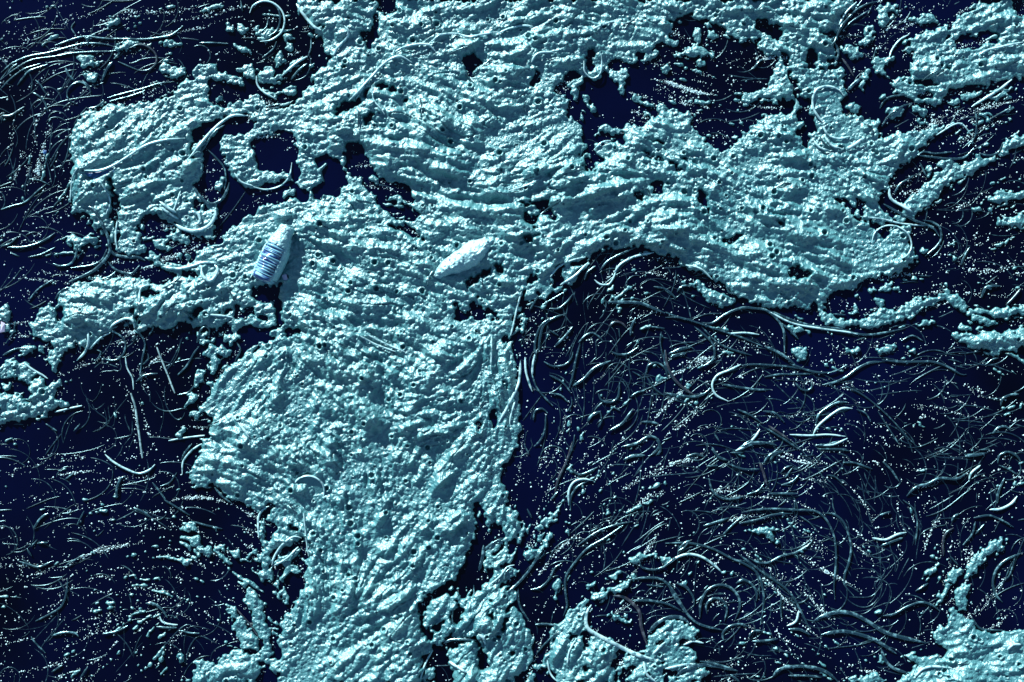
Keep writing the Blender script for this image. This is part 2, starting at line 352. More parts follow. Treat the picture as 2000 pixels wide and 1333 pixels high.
7:"""S 0,0 1110,0 1080,90 1060,130 1020,200 1040,240 1080,270 1150,260 1190,260 1220,300 1260,340 1320,350 1350,380 1400,400 1420,420 1440,600 1500,640 1540,640 1650,440 1680,560 1700,650 1680,720 1690,790 1640,870 1590,930 1550,1000 1530,1060 1530,1110 1560,1180 1550,1220 1500,1333 0,1333
A 1110,0 1080,90 1060,130 1020,200 1040,240 1080,270 1150,260 1190,260 1220,300 1260,340 1320,350 1350,380 1400,400 1420,420 1420,540 1440,600 1490,590 1530,600 1590,540 1650,530 1680,560 1700,650 1680,720 1690,790 1640,870 1590,930 1550,1000 1530,1060 1530,1110 1560,1180 1550,1220 1530,1300 1500,1333 2000,1333 2000,0
S 1425,430 1450,380 1530,350 1540,370 1470,410 1455,460 1530,470 1500,500 1475,540 1450,540
S 1580,460 1640,480 1640,500 1600,500
A 1440,600 1490,590 1500,640 1490,700 1500,770 1450,790 1430,750
A 1510,690 1530,600 1590,540 1650,530 1650,580 1640,640 1600,700 1580,760 1540,840 1515,840 1540,760 1570,700
S 1540,610 1600,555 1640,550 1630,580 1570,620 1530,660
A 1580,710 1630,700 1660,720 1620,745
A 1340,790 1380,790 1420,850 1440,910 1480,1010 1500,1150 1490,1190 1450,1190 1430,1100 1390,1020 1390,950 1360,950 1360,880
A 1250,900 1280,930 1350,1000 1400,1070 1420,1120 1420,1170 1360,1150 1330,1140 1290,1060 1270,990
A 1050,1230 1080,1210 1190,1220 1230,1180 1310,1160 1370,1180 1430,1180 1430,1250 1440,1333 970,1333 990,1310 1060,1310 1070,1260
A 1450,1230 1480,1190 1530,1200 1560,1230 1530,1280 1470,1280
S 1430,1260 1470,1290 1540,1300 1500,1333 1420,1333
A 990,530 1030,510 1090,530 1090,570 1050,580 1010,560
A 1090,590 1130,580 1155,630 1130,655 1100,620
A 1160,570 1210,560 1250,580 1230,620 1180,600
A 1000,680 1050,655 1070,670 1040,690
A 970,480 1060,450 1110,490 1000,500
A 970,1190 990,1175 1000,1210 980,1220
A 870,1200 890,1160 905,1190 885,1225
A 1230,1110 1270,1110 1265,1140 1235,1135
A 1260,610 1300,600 1320,640 1280,640
A 585,905 620,900 620,915 590,920
A 1440,900 1460,905 1455,925
A 1540,880 1580,860 1570,900 1550,905
A 1330,640 1400,600 1430,620 1350,650""",
8:"""S 1020,0 1020,50 970,100 920,180 940,250 970,310 960,340 1010,400 1050,480 1040,560 1020,640 980,660 1000,690 1010,720 960,830 1000,880 1010,920 1060,980 1090,1060 1110,1150 1090,1250 1090,1333 2000,1333 2000,0
A 0,0 1010,0 1010,50 970,100 920,180 940,250 970,310 960,340 1010,400 1050,480 1040,560 1020,640 960,690 890,740 850,720 800,830 760,890 650,870 570,860 500,900 480,1000 500,1060 540,1110 550,1160 500,1240 480,1333 0,1333
A 500,930 520,880 570,860 650,870 680,890 760,890 800,830 860,800 900,740 990,690 1010,720 960,830 1020,820 1000,880 960,920 1010,920 1060,980 1090,1060 1110,1150 1090,1250 1100,1270 1000,1290 1010,1333 660,1333 650,1260 610,1190 640,1120 590,1130 540,1110 530,1060 490,1050 480,1000
S 775,350 800,345 830,390 830,440 840,500 870,510 880,450 930,480 950,530 900,570 850,620 830,690 850,740 860,790 800,830 780,870 720,860 690,840 620,830 590,800 680,770 720,680 760,610 790,520 795,440
A 610,815 670,795 700,815 640,830
A 720,805 745,805 740,830 720,828
S 600,800 520,850 480,900 475,1000 490,1060 530,1110 545,1080 510,1040 500,990 505,920 550,870 650,850 700,850
S 580,1130 640,1080 720,1090 790,1100 800,1150 780,1110 700,1100 640,1140 610,1190 640,1250 660,1333 560,1333 560,1260 550,1240 510,1240 540,1180
A 500,1260 540,1235 565,1270 545,1320 490,1320
S 670,920 705,920 705,980 690,1020 665,990 655,950
S 850,950 880,950 870,990
S 890,1090 920,1060 950,980 960,930 980,930 950,1010 920,1080 895,1120
S 805,1180 840,1180 850,1240 830,1280 805,1250
S 570,1015 610,1010 590,1040 520,1050
S 970,1170 990,1180 985,1210 970,1200
A 1200,1060 1240,1020 1290,1000 1310,940 1360,900 1440,860 1440,910 1400,920 1390,990 1400,1040 1440,1070 1500,1100 1560,1140 1560,1190 1540,1230 1550,1300 1540,1333 1230,1333 1200,1270 1170,1240 1170,1190 1210,1170 1210,1110
S 1285,1090 1305,1065 1335,1100 1295,1130
S 1385,1250 1400,1235 1410,1265 1390,1280
S 1380,1060 1410,1070 1420,1130 1390,1150
A 1750,1060 1830,1030 1900,1010 1960,1020 2000,1040 2000,1110 1920,1090 1860,1130 1880,1180 1800,1240 1720,1220 1730,1150 1730,1080
A 1560,1250 1600,1200 1680,1190 1760,1200 1820,1250 1985,1180 2000,1333 1560,1333
S 1580,1280 1620,1240 1670,1240 1650,1280 1600,1320 1570,1320
S 1830,1280 1880,1260 1930,1270 1900,1310 1840,1310
S 1910,1200 1940,1170 1950,1210 1930,1220
S 1790,1100 1820,1095 1815,1120 1795,1125
A 1110,1250 1160,1230 1180,1260 1130,1260
A 1080,1290 1100,1260 1130,1290 1110,1333 1080,1333
A 1210,900 1240,860 1270,780 1240,760 1210,790 1210,830 1240,820 1200,880
A 1120,500 1150,450 1200,400 1220,430 1160,490 1130,550
A 1050,600 1130,590 1180,520 1210,500 1200,540 1160,600 1100,650 1060,650 1030,630
A 1280,440 1320,440 1310,460 1285,460
A 1270,515 1310,510 1310,530
A 1520,970 1560,960 1620,980 1660,990 1650,1020 1590,1000 1560,1010 1550,1000
A 1400,800 1440,790 1450,810 1400,820
A 1490,770 1580,730 1540,770 1500,790
A 1400,720 1450,720 1440,740 1400,740
A 1430,830 1500,830 1600,780 1680,740 1690,760 1600,810 1500,870 1440,900
A 1620,650 1700,620 1780,640 1860,660 1840,680 1750,650 1650,670""",
9:"""A 0,980 70,990 100,1020 90,1080 70,1120 120,1160 150,1170 160,1200 110,1230 70,1290 0,1260
S 80,1170 110,1160 120,1200 90,1210
A 70,1333 100,1280 180,1255 250,1290 200,1333
A 960,1333 1010,1310 1100,1300 1220,1310 1350,1280 1400,1230 1330,1200 1310,1180 1350,1170 1450,1180 1540,1190 1560,1170 1490,1120 1500,1080 1490,1040 1530,1010 1560,1050 1570,1000 1560,950 1600,940 1680,980 1720,1040 1800,1050 2000,1050 2000,1345 960,1345
A 400,530 440,490 520,480 600,490 640,500 580,510 600,540 640,570 640,590 590,560 540,520 440,515 410,550
A 700,640 740,660 765,690 740,690 710,660
A 1540,740 1600,710 1640,715 1600,770 1560,800
A 1640,720 1700,665 1760,605 1830,550 1880,530 1860,590 1780,650 1720,720 1660,760
A 1580,830 1640,780 1680,790 1660,860 1660,940 1620,945 1590,880
A 1500,860 1520,850 1525,880 1505,885
A 850,800 875,795 870,815
A 1150,945 1190,950 1185,970 1160,965""",
}
# ---- courses of the weed strands: width, then points, per section
STRAND = {
1:"""4 1380,70 1400,30 1450,5 1510,15 1560,60 1575,120 1555,180 1500,220 1440,230
4 1500,10 1540,50 1550,110 1530,170 1490,200
4 1480,110 1475,150 1440,180
4 720,265 770,245 820,260 860,300 860,350 820,385 770,390
3 650,340 720,370 770,390
3 500,510 460,460 410,460 370,500 375,550 420,575
4 400,460 450,450 490,480 495,520
6 355,370 380,420 410,445
6 620,340 590,380 560,450
4 480,600 530,590 570,560 565,550
5 620,210 700,215 800,215 880,205 950,190 1010,140
4 300,250 400,215 470,200 560,210 640,215
4 0,400 60,350 150,310 260,290 350,265 450,240 560,240 640,260
3 0,440 80,380 170,330 300,310 420,290 640,280
3 0,490 60,430 130,380 220,350
4 90,470 130,420 160,390 260,355
5 35,410 60,375 90,350
5 0,640 50,640 100,610 130,590
4 175,510 210,530 240,560 260,620
4 190,440 220,470 250,520
3 0,1160 60,1140 130,1120 200,1060 250,1020
3 160,990 220,1000 270,1025
3 590,540 680,515 780,490 880,460 960,450
3 600,560 720,530 800,500
3 385,1120 400,1000 430,950 465,920
4 560,1000 600,1070 610,1130 590,1190
7 1370,640 1290,640 1220,680 1150,750 1090,830 1050,880
5 1240,690 1180,740 1110,850
4 1150,830 1200,880 1240,930 1250,990 1240,1050
8 1070,1030 1100,1080 1140,1120 1180,1130 1230,1100 1260,1040 1265,1010
7 890,1120 930,1150 980,1180
6 890,1150 950,1190 990,1215
9 960,1240 1020,1270 1090,1280 1160,1250 1195,1190 1190,1160
7 1060,1170 1100,1190 1110,1230 1080,1250
4 1000,1060 980,1130 960,1180
4 1300,960 1340,1010 1400,1030
3 1400,1035 1470,1050 1550,1030 1600,980 1615,900
7 1850,310 1870,270 1920,220 1935,180 1910,150
4 1420,420 1425,470 1460,510 1530,550
5 1610,440 1650,390 1700,350
6 1560,420 1640,350 1700,310
3 1720,180 1720,260 1700,320
4 1470,590 1560,575
4 1470,610 1550,590
6 480,950 560,950 640,920 720,870 800,820 880,790 1030,770
5 590,735 630,725 660,690
3 420,200 390,150 410,120
5 460,195 485,230 480,250
3 1100,235 1180,235 1260,240
3 1450,320 1510,270 1530,230
4 1330,0 1340,60
7 1640,20 1680,80 1740,150 1780,170""",
2:"""6 350,290 400,265 470,250 530,255 570,290
5 545,240 600,200 680,190 760,210 830,195 930,175
5 920,185 980,160 1050,145 1110,150
6 90,560 150,510 200,450 260,380 320,335 380,320 440,350
4 130,550 200,450 260,390
4 510,90 545,110 550,180
5 1100,350 1125,310 1170,295 1240,300
3 1390,340 1395,400 1440,435 1480,410 1490,350 1485,300
5 1440,170 1500,140 1560,120
4 1590,150 1640,130 1670,110
3 650,300 700,280 770,260
3 770,420 850,350 880,320
3 730,390 750,430 790,470
3 220,480 230,560 270,610 290,640
3 480,540 495,600 490,660
3 1070,620 1060,580 1075,560
3 1690,1060 1740,1050 1760,1090
3 1150,1190 1200,1150 1240,1130
5 1450,830 1490,790 1540,780
3 970,1065 1060,1035 1140,1000
3 145,620 145,720""",
3:"""4 890,270 930,240 960,180 1000,120 1050,60 1120,20 1180,5
4 940,230 970,150 1030,80 1090,0
3 980,170 1030,120 1090,80 1140,50
4 960,140 1000,70 1060,10
6 940,240 960,290 945,340
5 980,320 1010,360 1045,420
3 1150,330 1165,280 1175,260
4 1240,320 1260,270 1300,220 1350,190
6 870,680 820,610 815,540 840,495 900,480 960,500 985,530
5 870,700 900,750 960,770 1020,755
5 820,780 850,820 910,840
4 850,755 880,800 930,835
5 880,760 920,810 980,830
8 1000,830 1050,800 1100,765
4 1100,690 1140,710 1140,760
8 1010,500 1050,460 1085,430
4 1190,600 1220,550 1270,530 1340,525
4 1200,700 1240,640 1310,590 1370,570
5 1400,860 1480,870 1580,880 1660,870 1710,820
4 1400,860 1430,840 1500,850 1590,840
4 1740,850 1800,860 1850,840 1870,790
3 1720,600 1725,680 1715,760 1680,810
6 1700,590 1780,540 1860,490 1920,440
4 1270,1070 1300,1020 1350,990 1380,970
7 1240,1040 1250,1100 1310,1140 1370,1180
6 1210,1130 1280,1170 1380,1220 1480,1260 1520,1310
4 1080,1200 1200,1215 1320,1240 1450,1250
5 1730,310 1780,280 1850,265 1970,240
3 1420,450 1470,410 1530,390
4 590,1050 650,1020 690,1020
4 490,380 520,340 540,325
3 1500,750 1600,690 1650,690 1700,750
4 1410,900 1430,940 1450,980
3 1800,660 1870,620 1930,590""",
4:"""4 0,145 50,130 95,90
5 40,150 120,150 200,130 260,100 300,70
3 150,205 220,190 300,150
3 50,180 100,200
5 290,240 330,255 390,240 420,190 430,140
8 470,-80 530,-50 590,70 605,130 600,190 540,260 480,300 380,340
8 600,150 630,190 700,205 760,205 800,225
5 595,230 630,270 680,290 730,295 770,250
5 380,345 450,310 520,280 580,230
4 590,160 560,220 500,250 390,265
4 560,330 610,310 640,280
4 300,440 330,400 380,370
4 650,0 640,100 650,160
7 920,265 1000,270 1080,250 1130,235 1200,240
7 1190,250 1210,270 1200,310 1170,340 1130,310 1120,260
4 900,380 940,360 1000,320
5 780,460 775,410 790,370 830,360
3 770,460 780,520 760,570
7 610,600 640,570 700,545 740,560 745,600
4 610,610 660,640 690,680 680,740 640,775 590,775 560,760
4 500,710 560,650 610,625
3 530,720 555,730 545,760 520,780 510,765
4 740,590 780,640 800,690 785,770 770,870
4 740,640 745,650 720,670
4 820,640 840,610 850,590
6 490,620 490,680 460,740 420,780
4 410,650 440,700 440,720
5 130,790 180,830 230,860 260,880
4 10,750 80,715 150,710
-4 865,705 930,870 965,960
-5 720,960 745,1040 765,1180 785,1320
-4 300,1065 380,1045 450,1030
-4 930,1225 1010,1210 1130,1195
4 750,895 800,860 870,850
3 815,740 820,770 790,800
4 980,860 1030,810 1070,740 1100,700
4 980,970 1040,955 1080,910
3 690,760 700,820 730,880 735,940
4 990,495 1030,510 1080,550
5 1140,525 1220,530 1290,540
4 1310,680 1330,720 1300,780
4 1090,680 1110,610 1140,590 1160,610 1155,640
3 1230,380 1240,520
3 1265,375 1300,450
5 1325,1120 1360,1160 1390,1200
3 1150,1140 1250,1100
4 1060,1240 1020,1290 1000,1333
3 405,1170 440,1130
4 250,1130 310,1170
3 80,560 70,620 30,680
3 150,450 210,380 290,330""",
5:"""4 1205,315 1250,260 1320,225 1400,205
6 1260,360 1340,310 1390,260 1420,230
5 1480,280 1520,230 1590,190 1660,160
5 1560,290 1600,240 1680,200 1780,180
4 1450,330 1480,355 1530,355 1560,310 1575,250
4 1395,330 1410,290 1440,265 1455,255
8 1520,455 1600,455 1700,460 1780,490 1840,515
4 1840,510 1920,540 1985,555
4 1780,370 1840,380 1880,410 1900,435
5 1910,395 1940,365 1985,365
4 1200,490 1250,490 1300,450 1330,410
3 1160,470 1230,430 1280,400
5 1090,500 1120,450 1135,420
6 1140,730 1150,640 1170,580 1230,540 1290,520
5 1125,770 1120,680 1150,590 1210,540
5 1105,860 1110,790 1130,720
4 1105,860 1130,930 1180,990 1220,1030
5 1065,760 1070,840 1090,910 1105,950
7 1040,780 1035,870 1020,930 970,1030 920,1120
4 1010,1000 985,1090 980,1130
4 1200,610 1250,640
5 1230,700 1290,640 1330,590
7 1330,920 1390,880 1450,820 1540,780
4 1360,680 1400,640 1440,625 1480,650 1495,670
4 1310,930 1330,860 1350,760 1370,680
4 1170,785 1220,810 1290,800 1325,760 1330,730
4 1200,860 1260,890 1300,930 1320,960
4 1200,960 1260,970 1305,1010
3 1300,1060 1325,1020 1320,980
4 1110,1110 1120,1060 1160,1045 1190,1070
4 1180,1080 1175,1160 1150,1220 1115,1255
5 1470,960 1490,1000 1540,1010 1580,980 1590,900
3 1540,1030 1590,1055
5 1530,590 1560,565 1600,570 1630,600
3 1585,600 1590,650
6 1650,640 1655,590 1680,540
5 1545,730 1580,745 1640,740 1690,705
4 1740,850 1745,810 1790,790 1840,820 1860,880
4 1740,870 1780,930 1830,970
5 1840,720 1840,790 1880,870 1940,930 1985,960
3 1820,620 1815,680 1830,760
5 1650,980 1690,955 1730,945
3 1660,840 1710,870 1720,900
5 1870,755 1930,740 1960,735
4 1870,740 1930,710 1985,705
7 1410,1115 1440,1080 1485,1060
3 1480,1060 1490,1110 1470,1150
6 1530,1170 1600,1130 1640,1080 1665,1045
6 1710,1120 1760,1120 1805,1130
6 1610,1255 1680,1240 1750,1200 1800,1215 1810,1250 1785,1290 1750,1310
6 1620,1333 1650,1310 1700,1300
3 1310,1310 1330,1250 1340,1190
4 1750,590 1840,600
3 880,640 880,720 875,830
4 790,600 830,640
3 800,1060 830,1010 860,950
5 525,370 540,310 560,280
4 815,310 830,365
4 985,640 1000,580 1020,490 1045,395
4 150,640 240,690 350,730
4 180,630 280,680 400,730""",
6:"""6 200,570 260,570 320,530 380,500 440,485 500,490 560,500 620,550 655,610 660,680 660,740
5 540,490 620,520 720,560 840,590 960,600 1060,630 1140,635 1240,620 1330,600
4 560,500 700,570 850,600 1000,620 1100,640
5 640,570 690,610 740,660
7 550,700 620,730 680,770 720,800
5 690,795 780,830 850,845 905,845
4 420,805 500,800 600,805 700,815 780,830
4 0,540 80,540 180,570 300,610 420,650 540,700
5 160,590 220,640 265,690 270,760 230,800 190,815
4 200,590 290,680 380,720 480,750
4 350,630 440,625 520,635
5 420,800 360,830 290,860 260,910 280,970 350,1005
5 20,740 90,715 145,705
5 30,760 115,740
6 0,720 10,800 50,880 110,940 170,975
6 0,960 60,970 160,980 220,960 250,930
4 550,870 640,855 730,855 830,850
6 870,915 950,895 1010,865 1070,820 1140,790 1220,785
5 1200,775 1300,785 1400,785 1480,785 1560,810 1640,855 1670,855
3 900,850 960,830 1010,800
5 310,910 400,925 500,940 590,940
4 720,900 750,935 790,945 815,920 800,895
3 1310,670 1370,640 1430,670
4 1780,800 1820,770 1850,765
5 820,1190 850,1140 920,1080 980,1045 1040,1045
5 835,1130 850,1080 900,1040 960,1010 1010,1010
3 1060,1050 1110,1070 1140,1120
4 540,1060 610,1070 660,1120
5 570,1140 630,1180 690,1220
5 390,1280 450,1250 500,1200 525,1160
6 420,1260 480,1235 560,1235 620,1250
4 400,1050 470,1080 530,1120
5 370,1290 430,1290
6 260,1260 290,1310 340,1333
6 580,1333 610,1295 660,1280
4 850,1250 930,1245 1010,1210
4 690,1190 800,1195 900,1190 1000,1200
4 880,1270 960,1270 1020,1280
4 120,1310 170,1295 210,1310
4 550,1150 650,1210 740,1270
4 270,1180 300,1230
3 1000,920 1080,960 1150,1010 1250,1100 1340,1200 1400,1260
3 1180,1060 1230,1140 1300,1250
5 1860,1030 1870,990 1910,970 1960,965
5 1815,1185 1850,1150 1890,1145 1920,1170
5 1660,1305 1720,1300 1780,1290
4 1740,1275 1800,1270
4 1860,1300 1900,1285 1950,1310 1970,1333
6 1755,430 1770,380 1810,365 1860,365
5 1640,250 1660,200 1690,150
5 1890,470 1930,430 1970,380
5 65,400 85,370 120,365
4 0,390 60,430
5 1440,200 1500,150 1530,100 1520,40 1480,10 1430,0
4 930,520 1000,525
4 340,360 350,400 410,410
4 110,250 190,270 260,330
4 80,220 130,270
3 1140,130 1160,70 1220,32 1290,40 1350,90 1362,150 1330,200 1270,225""",
7:"""5 575,80 620,120 690,160 760,185 820,165 850,135
6 635,320 645,250 665,210 690,200
3 880,255 930,235 970,180
4 1110,20 1050,60 1005,120 1000,190
4 835,235 880,290 920,350
4 900,330 970,370 1040,415
4 350,220 400,185
5 180,490 220,430 260,405
5 200,570 260,565
5 145,600 170,640
3 165,590 200,550
5 100,670 150,685 210,700 280,670
3 360,690 410,660 460,630
4 190,1000 260,965 330,920 360,850 370,760
6 800,900 850,905 890,935 920,980
4 875,970 890,1005 950,1020 975,1020
5 860,1030 920,1035 970,1035
4 990,1050 1050,1065 1095,1065
5 280,1080 350,1060 410,1065 430,1085
4 165,1085 200,1130 245,1175
4 560,1070 640,1055 700,1025
6 730,375 790,400 830,430
5 1425,540 1420,430 1450,380 1480,365
3 1590,345 1640,400
3 1675,400 1690,560 1700,640
5 1495,690 1510,640 1560,570 1620,530 1660,540
4 1510,690 1580,650 1640,590
5 1180,260 1220,310 1270,345
3 1300,930 1370,1010 1420,1080
3 420,470 460,390
4 1060,450 1130,470 1220,490
4 440,1310 480,1250
4 280,1280 340,1240""",
8:"""5 1320,10 1290,110 1240,220 1220,320
5 1305,150 1350,190 1400,180 1460,150
5 1300,360 1300,280 1330,230 1380,215 1435,225
4 1310,390 1310,320 1345,260 1410,225
6 1780,85 1805,60 1800,20 1780,0
6 1600,110 1650,90 1720,85
5 1200,330 1240,285
4 1050,20 1080,80
5 1070,380 1095,430
7 960,840 1020,790 1080,720 1130,640 1160,600
4 860,800 920,750 960,700 1000,690
4 945,780 950,730 990,700
5 1090,825 1140,815 1190,770 1220,710 1260,680
5 1270,970 1290,910 1280,830 1285,750 1330,680 1400,600 1500,540 1600,470
4 1350,580 1450,510 1550,470 1650,450
5 1020,820 1025,900 1060,970 1085,1000
5 1690,660 1700,700 1760,715 1820,700 1880,655 1960,632
4 1900,615 1940,590 1960,555
6 1640,770 1720,760 1800,765 1850,800 1880,860 1930,930 1970,990
8 1545,860 1600,865 1650,900 1690,950 1700,1030 1730,1130
5 1650,885 1730,885 1830,900 1920,940
10 1425,910 1395,960 1400,1030 1450,1070 1530,1110 1620,1160 1700,1190 1780,1210
10 1740,1060 1800,1000 1870,975 1930,985 1970,1020
5 1115,1020 1160,1015 1230,1020
4 1290,1240 1300,1160 1340,1090
8 805,720 825,640 830,580
8 830,610 880,570 940,540
3 775,800 780,870
7 610,1120 650,1100 720,1095 790,1100
7 800,1060 830,1080 840,1120
4 480,1320 510,1230 550,1160
7 640,1220 700,1250 740,1270
4 1180,1210 1200,1290 1240,1333
6 1760,1180 1800,1140 1830,1110
7 1710,1220 1730,1290 1780,1333
6 1830,1260 1920,1240 1985,1230
3 660,930 660,1000 690,1050
5 1900,790 1950,810 1973,850
4 1730,800 1820,810
3 1120,1180 1180,1110 1240,1050""",
9:"""6 400,60 440,40 490,20 560,20
5 400,55 450,15 480,0
4 120,95 160,80 210,90
5 255,50 290,90 340,110
5 360,70 430,70
6 545,120 580,80 640,60
6 520,125 540,180 560,250
5 230,145 290,140
4 340,130 430,160 520,160
5 240,210 260,280 310,320 370,325 440,310
4 450,300 510,280 545,240
5 570,295 650,295 730,295
4 635,185 660,155 700,140
4 660,210 700,155
5 640,250 700,230 740,190
5 420,400 500,385 600,380 720,385 820,390 870,420 910,480 935,560 940,680 930,800 935,880
5 870,405 930,410 980,450 1010,520 1025,600 1010,680 990,740 990,800 1040,860
4 410,460 500,440 600,410 700,405
5 210,475 290,450 350,430
4 320,520 380,460 420,430
5 700,400 715,370 710,345
3 740,420 800,460 840,510
5 460,650 510,675 570,675 640,640 720,620 790,580 820,540
6 70,610 105,570 140,555
5 0,570 140,570 260,600 360,650 450,690 510,740 540,830 540,920 525,1020
5 390,620 470,680 550,740 640,800 700,860 750,950 790,1030 825,1080
6 0,695 60,650 130,630 210,650 280,700 320,740
6 0,780 50,840 90,910 140,980 200,1020 320,1050
6 190,980 195,900 230,830 290,800 350,810 400,860 410,920 385,990
5 230,960 225,910 260,875 310,880 340,930 325,1000
5 60,790 110,810 150,860 160,910
6 390,790 430,770 480,800 505,850 500,890
4 640,860 635,920 640,980
5 735,940 720,1000 670,1025
5 325,1110 315,1070 350,1030 410,1015 460,1030
5 460,1090 480,1055 530,1050
6 680,1045 740,1045 800,1075
5 480,1110 560,1105 620,1095
10 810,1010 850,980 920,955 990,950 1060,970 1130,1010 1210,1060 1310,1090 1440,1120
9 860,1075 920,1060 990,1055 1080,1075 1160,1105 1240,1155 1275,1180
5 1200,970 1260,960 1330,920 1400,895 1460,905 1510,940
8 1190,1150 1210,1210 1260,1260 1340,1285
6 1370,1300 1410,1260 1470,1245 1540,1250
8 590,1310 620,1270 690,1250 780,1250 870,1270 930,1310 950,1333
5 680,1300 780,1300 860,1310
10 60,1300 110,1260 200,1240 300,1250 400,1275
5 190,1220 280,1235 400,1275
7 360,1295 410,1333
5 100,1130 150,1110 210,1120
6 1330,310 1380,260 1450,240 1510,210 1600,215 1650,190 1675,170
5 1675,220 1690,180 1740,140
6 1830,350 1835,290 1870,210
6 1790,385 1850,380 1910,350 1940,310
5 1835,130 1840,90 1880,65 1930,80 1960,120
4 1840,140 1890,160 1940,190
5 1655,90 1710,85 1760,75
6 1580,450 1590,425 1620,405
5 1535,640 1530,560 1550,510 1590,485
4 1570,640 1615,690
4 1700,430 1780,415 1850,440 1920,480
4 1710,450 1690,520 1640,580
4 1710,520 1760,465
6 1860,895 1820,850 1805,780 1830,710 1880,660 1973,620
3 1930,640 1900,740 1870,770
5 1140,540 1210,550 1280,520 1330,510
6 1190,585 1250,560 1310,540
5 1380,835 1450,790
4 980,125 1040,125 1100,145 1140,160
5 1200,120 1250,170 1290,230
3 1310,330 1370,380 1390,450 1380,580
4 890,195 930,200 980,240
5 1180,415 1240,395
4 1690,980 1740,1040 1860,1050
6 1870,1150 1900,1120 1950,1120
4 1600,1230 1660,1210
6 830,30 900,25 960,5
4 840,50 1000,50""",
}
# ------------------------------------------------------------------ foam relief on a grid
CELL = 1.55; MG = 252.0
nx = int((2000+2*MG)/CELL)+1; ny = int((1333+2*MG)/CELL)+1
gx = -MG + np.arange(nx)*CELL; gy = -MG + np.arange(ny)*CELL
GX, GY = np.meshgrid(gx, gy)

def parse(line):
    p = line.split(); return p[0], [tuple(map(float, q.split(','))) for q in p[1:]]
def fill(mask, pts, val):
    xs = np.array([p[0] for p in pts]); ys = np.array([p[1] for p in pts])
    j0 = max(0, int((ys.min()+MG)/CELL)); j1 = min(ny-1, int((ys.max()+MG)/CELL)+1)
    n = len(pts)
    for j in range(j0, j1+1):
        y = gy[j]; c = []
        for i in range(n):
            y0, y1 = ys[i], ys[(i+1) % n]
            if (y0 <= y) != (y1 <= y): c.append(xs[i]+(y-y0)/(y1-y0)*(xs[(i+1) % n]-xs[i]))
        c.sort()
        for a, b in zip(c[::2], c[1::2]):
            i0 = max(0, int(math.ceil((a+MG)/CELL))); i1 = min(nx, int((b+MG)/CELL)+1)
            mask[j, i0:i1] = val
def blur(a, sig):
    """gaussian-like blur, sigma in survey units"""
    s = sig/CELL; r = max(1, int(round((math.sqrt(4*s*s+1)-1)/2)))
    for ax in (0, 1):
        for _ in range(3):
            p = np.pad(a, [(r+1, r) if k == ax else (0, 0) for k in (0, 1)], mode='edge').cumsum(axis=ax)
            a = (p[2*r+1:, :]-p[:-2*r-1, :] if ax == 0 else p[:, 2*r+1:]-p[:, :-2*r-1])/(2*r+1)
    return a
def sstep(a, lo, hi):
    t = np.clip((a-lo)/(hi-lo), 0, 1); return t*t*(3-2*t)
def gnoise(sig):
    n = blur(RNG.standard_normal((ny, nx)), sig); return n/n.std()
def sample(a, x, y):
    u = np.clip((x+MG)/CELL, 0, nx-1.001); v = np.clip((y+MG)/CELL, 0, ny-1.001)
    i = u.astype(int); j = v.astype(int); u = u-i; v = v-j
    return (a[j, i]*(1-u)+a[j, i+1]*u)*(1-v)+(a[j+1, i]*(1-u)+a[j+1, i+1]*u)*v

mask = np.zeros((ny, nx))
for t in (3, 2, 1, 4, 5, 6, 7, 8, 9):
    ox, oy, sc = SECT[t]
    for line in FOAM[t].split('\n'):
        op, pts = parse(line)
        fill(mask, [(ox+x/sc, oy+y/sc) for x, y in pts], 1.0 if op == 'A' else 0.0)
wx = 2.2*gnoise(9)+1.3*gnoise(4); wy = 2.2*gnoise(9)+1.3*gnoise(4)
mask = sample(mask, GX+wx, GY+wy)
k = int(MG/CELL); inner = mask[k:k+int(1333/CELL), k:k+int(2000/CELL)]
mask = np.pad(inner, ((k, ny-k-inner.shape[0]), (k, nx-k-inner.shape[1])), mode='reflect')   # the raft goes on past the frame

# flow of the water: x, y, degrees (y down), used for ridges, streaks of bubbles and drifting weed
FLOW = [(100,130,-20),(60,300,-60),(300,20,-12),(250,330,-22),(900,60,-15),(850,200,20),(950,390,8),(800,340,25),(1050,370,-18),(1300,180,28),(1450,110,-8),
 (1350,240,-12),(1300,350,30),(1450,480,26),(1250,430,8),(1600,400,14),(1800,80,-30),(1850,250,-25),(1850,420,-38),(1700,560,-5),(1850,620,5),(650,420,-10),
 (700,560,18),(800,650,36),(700,750,44),(850,790,-35),(600,850,60),(700,950,62),(880,900,-60),(800,1060,-58),(640,1100,72),(700,1250,-45),(450,950,20),
 (450,720,-55),(250,560,-15),(150,620,-30),(300,1000,-12),(130,1000,-30),(400,1150,18),(100,1250,-22),(300,1260,-68),(250,1120,-10),(420,1090,35),
 (450,1010,15),(200,900,-28),(250,780,70),(90,800,-22),(1100,650,-60),(1040,800,85),(1200,560,-35),(1350,540,30),(1300,800,-48),(1500,700,15),(1700,680,0),
 (1200,1000,-55),(1350,1000,-20),(1150,1150,-50),(1500,900,12),(1550,1100,45),(1700,1000,60),(1500,1260,-10),(1850,900,-30),(1850,1150,-52),(1900,1280,-25),(1800,780,10),(250,650,-20)]
cs = np.zeros((ny, nx)); sn = np.zeros((ny, nx))
for x, y, d in FLOW:
    wgt = 1/((GX-x)**2+(GY-y)**2+900)**1.5; a = math.radians(2*d)
    cs += wgt*math.cos(a); sn += wgt*math.sin(a)
TH = 0.5*np.arctan2(sn, cs) + 0.32*gnoise(45)
VX = np.cos(TH); VY = np.sin(TH)
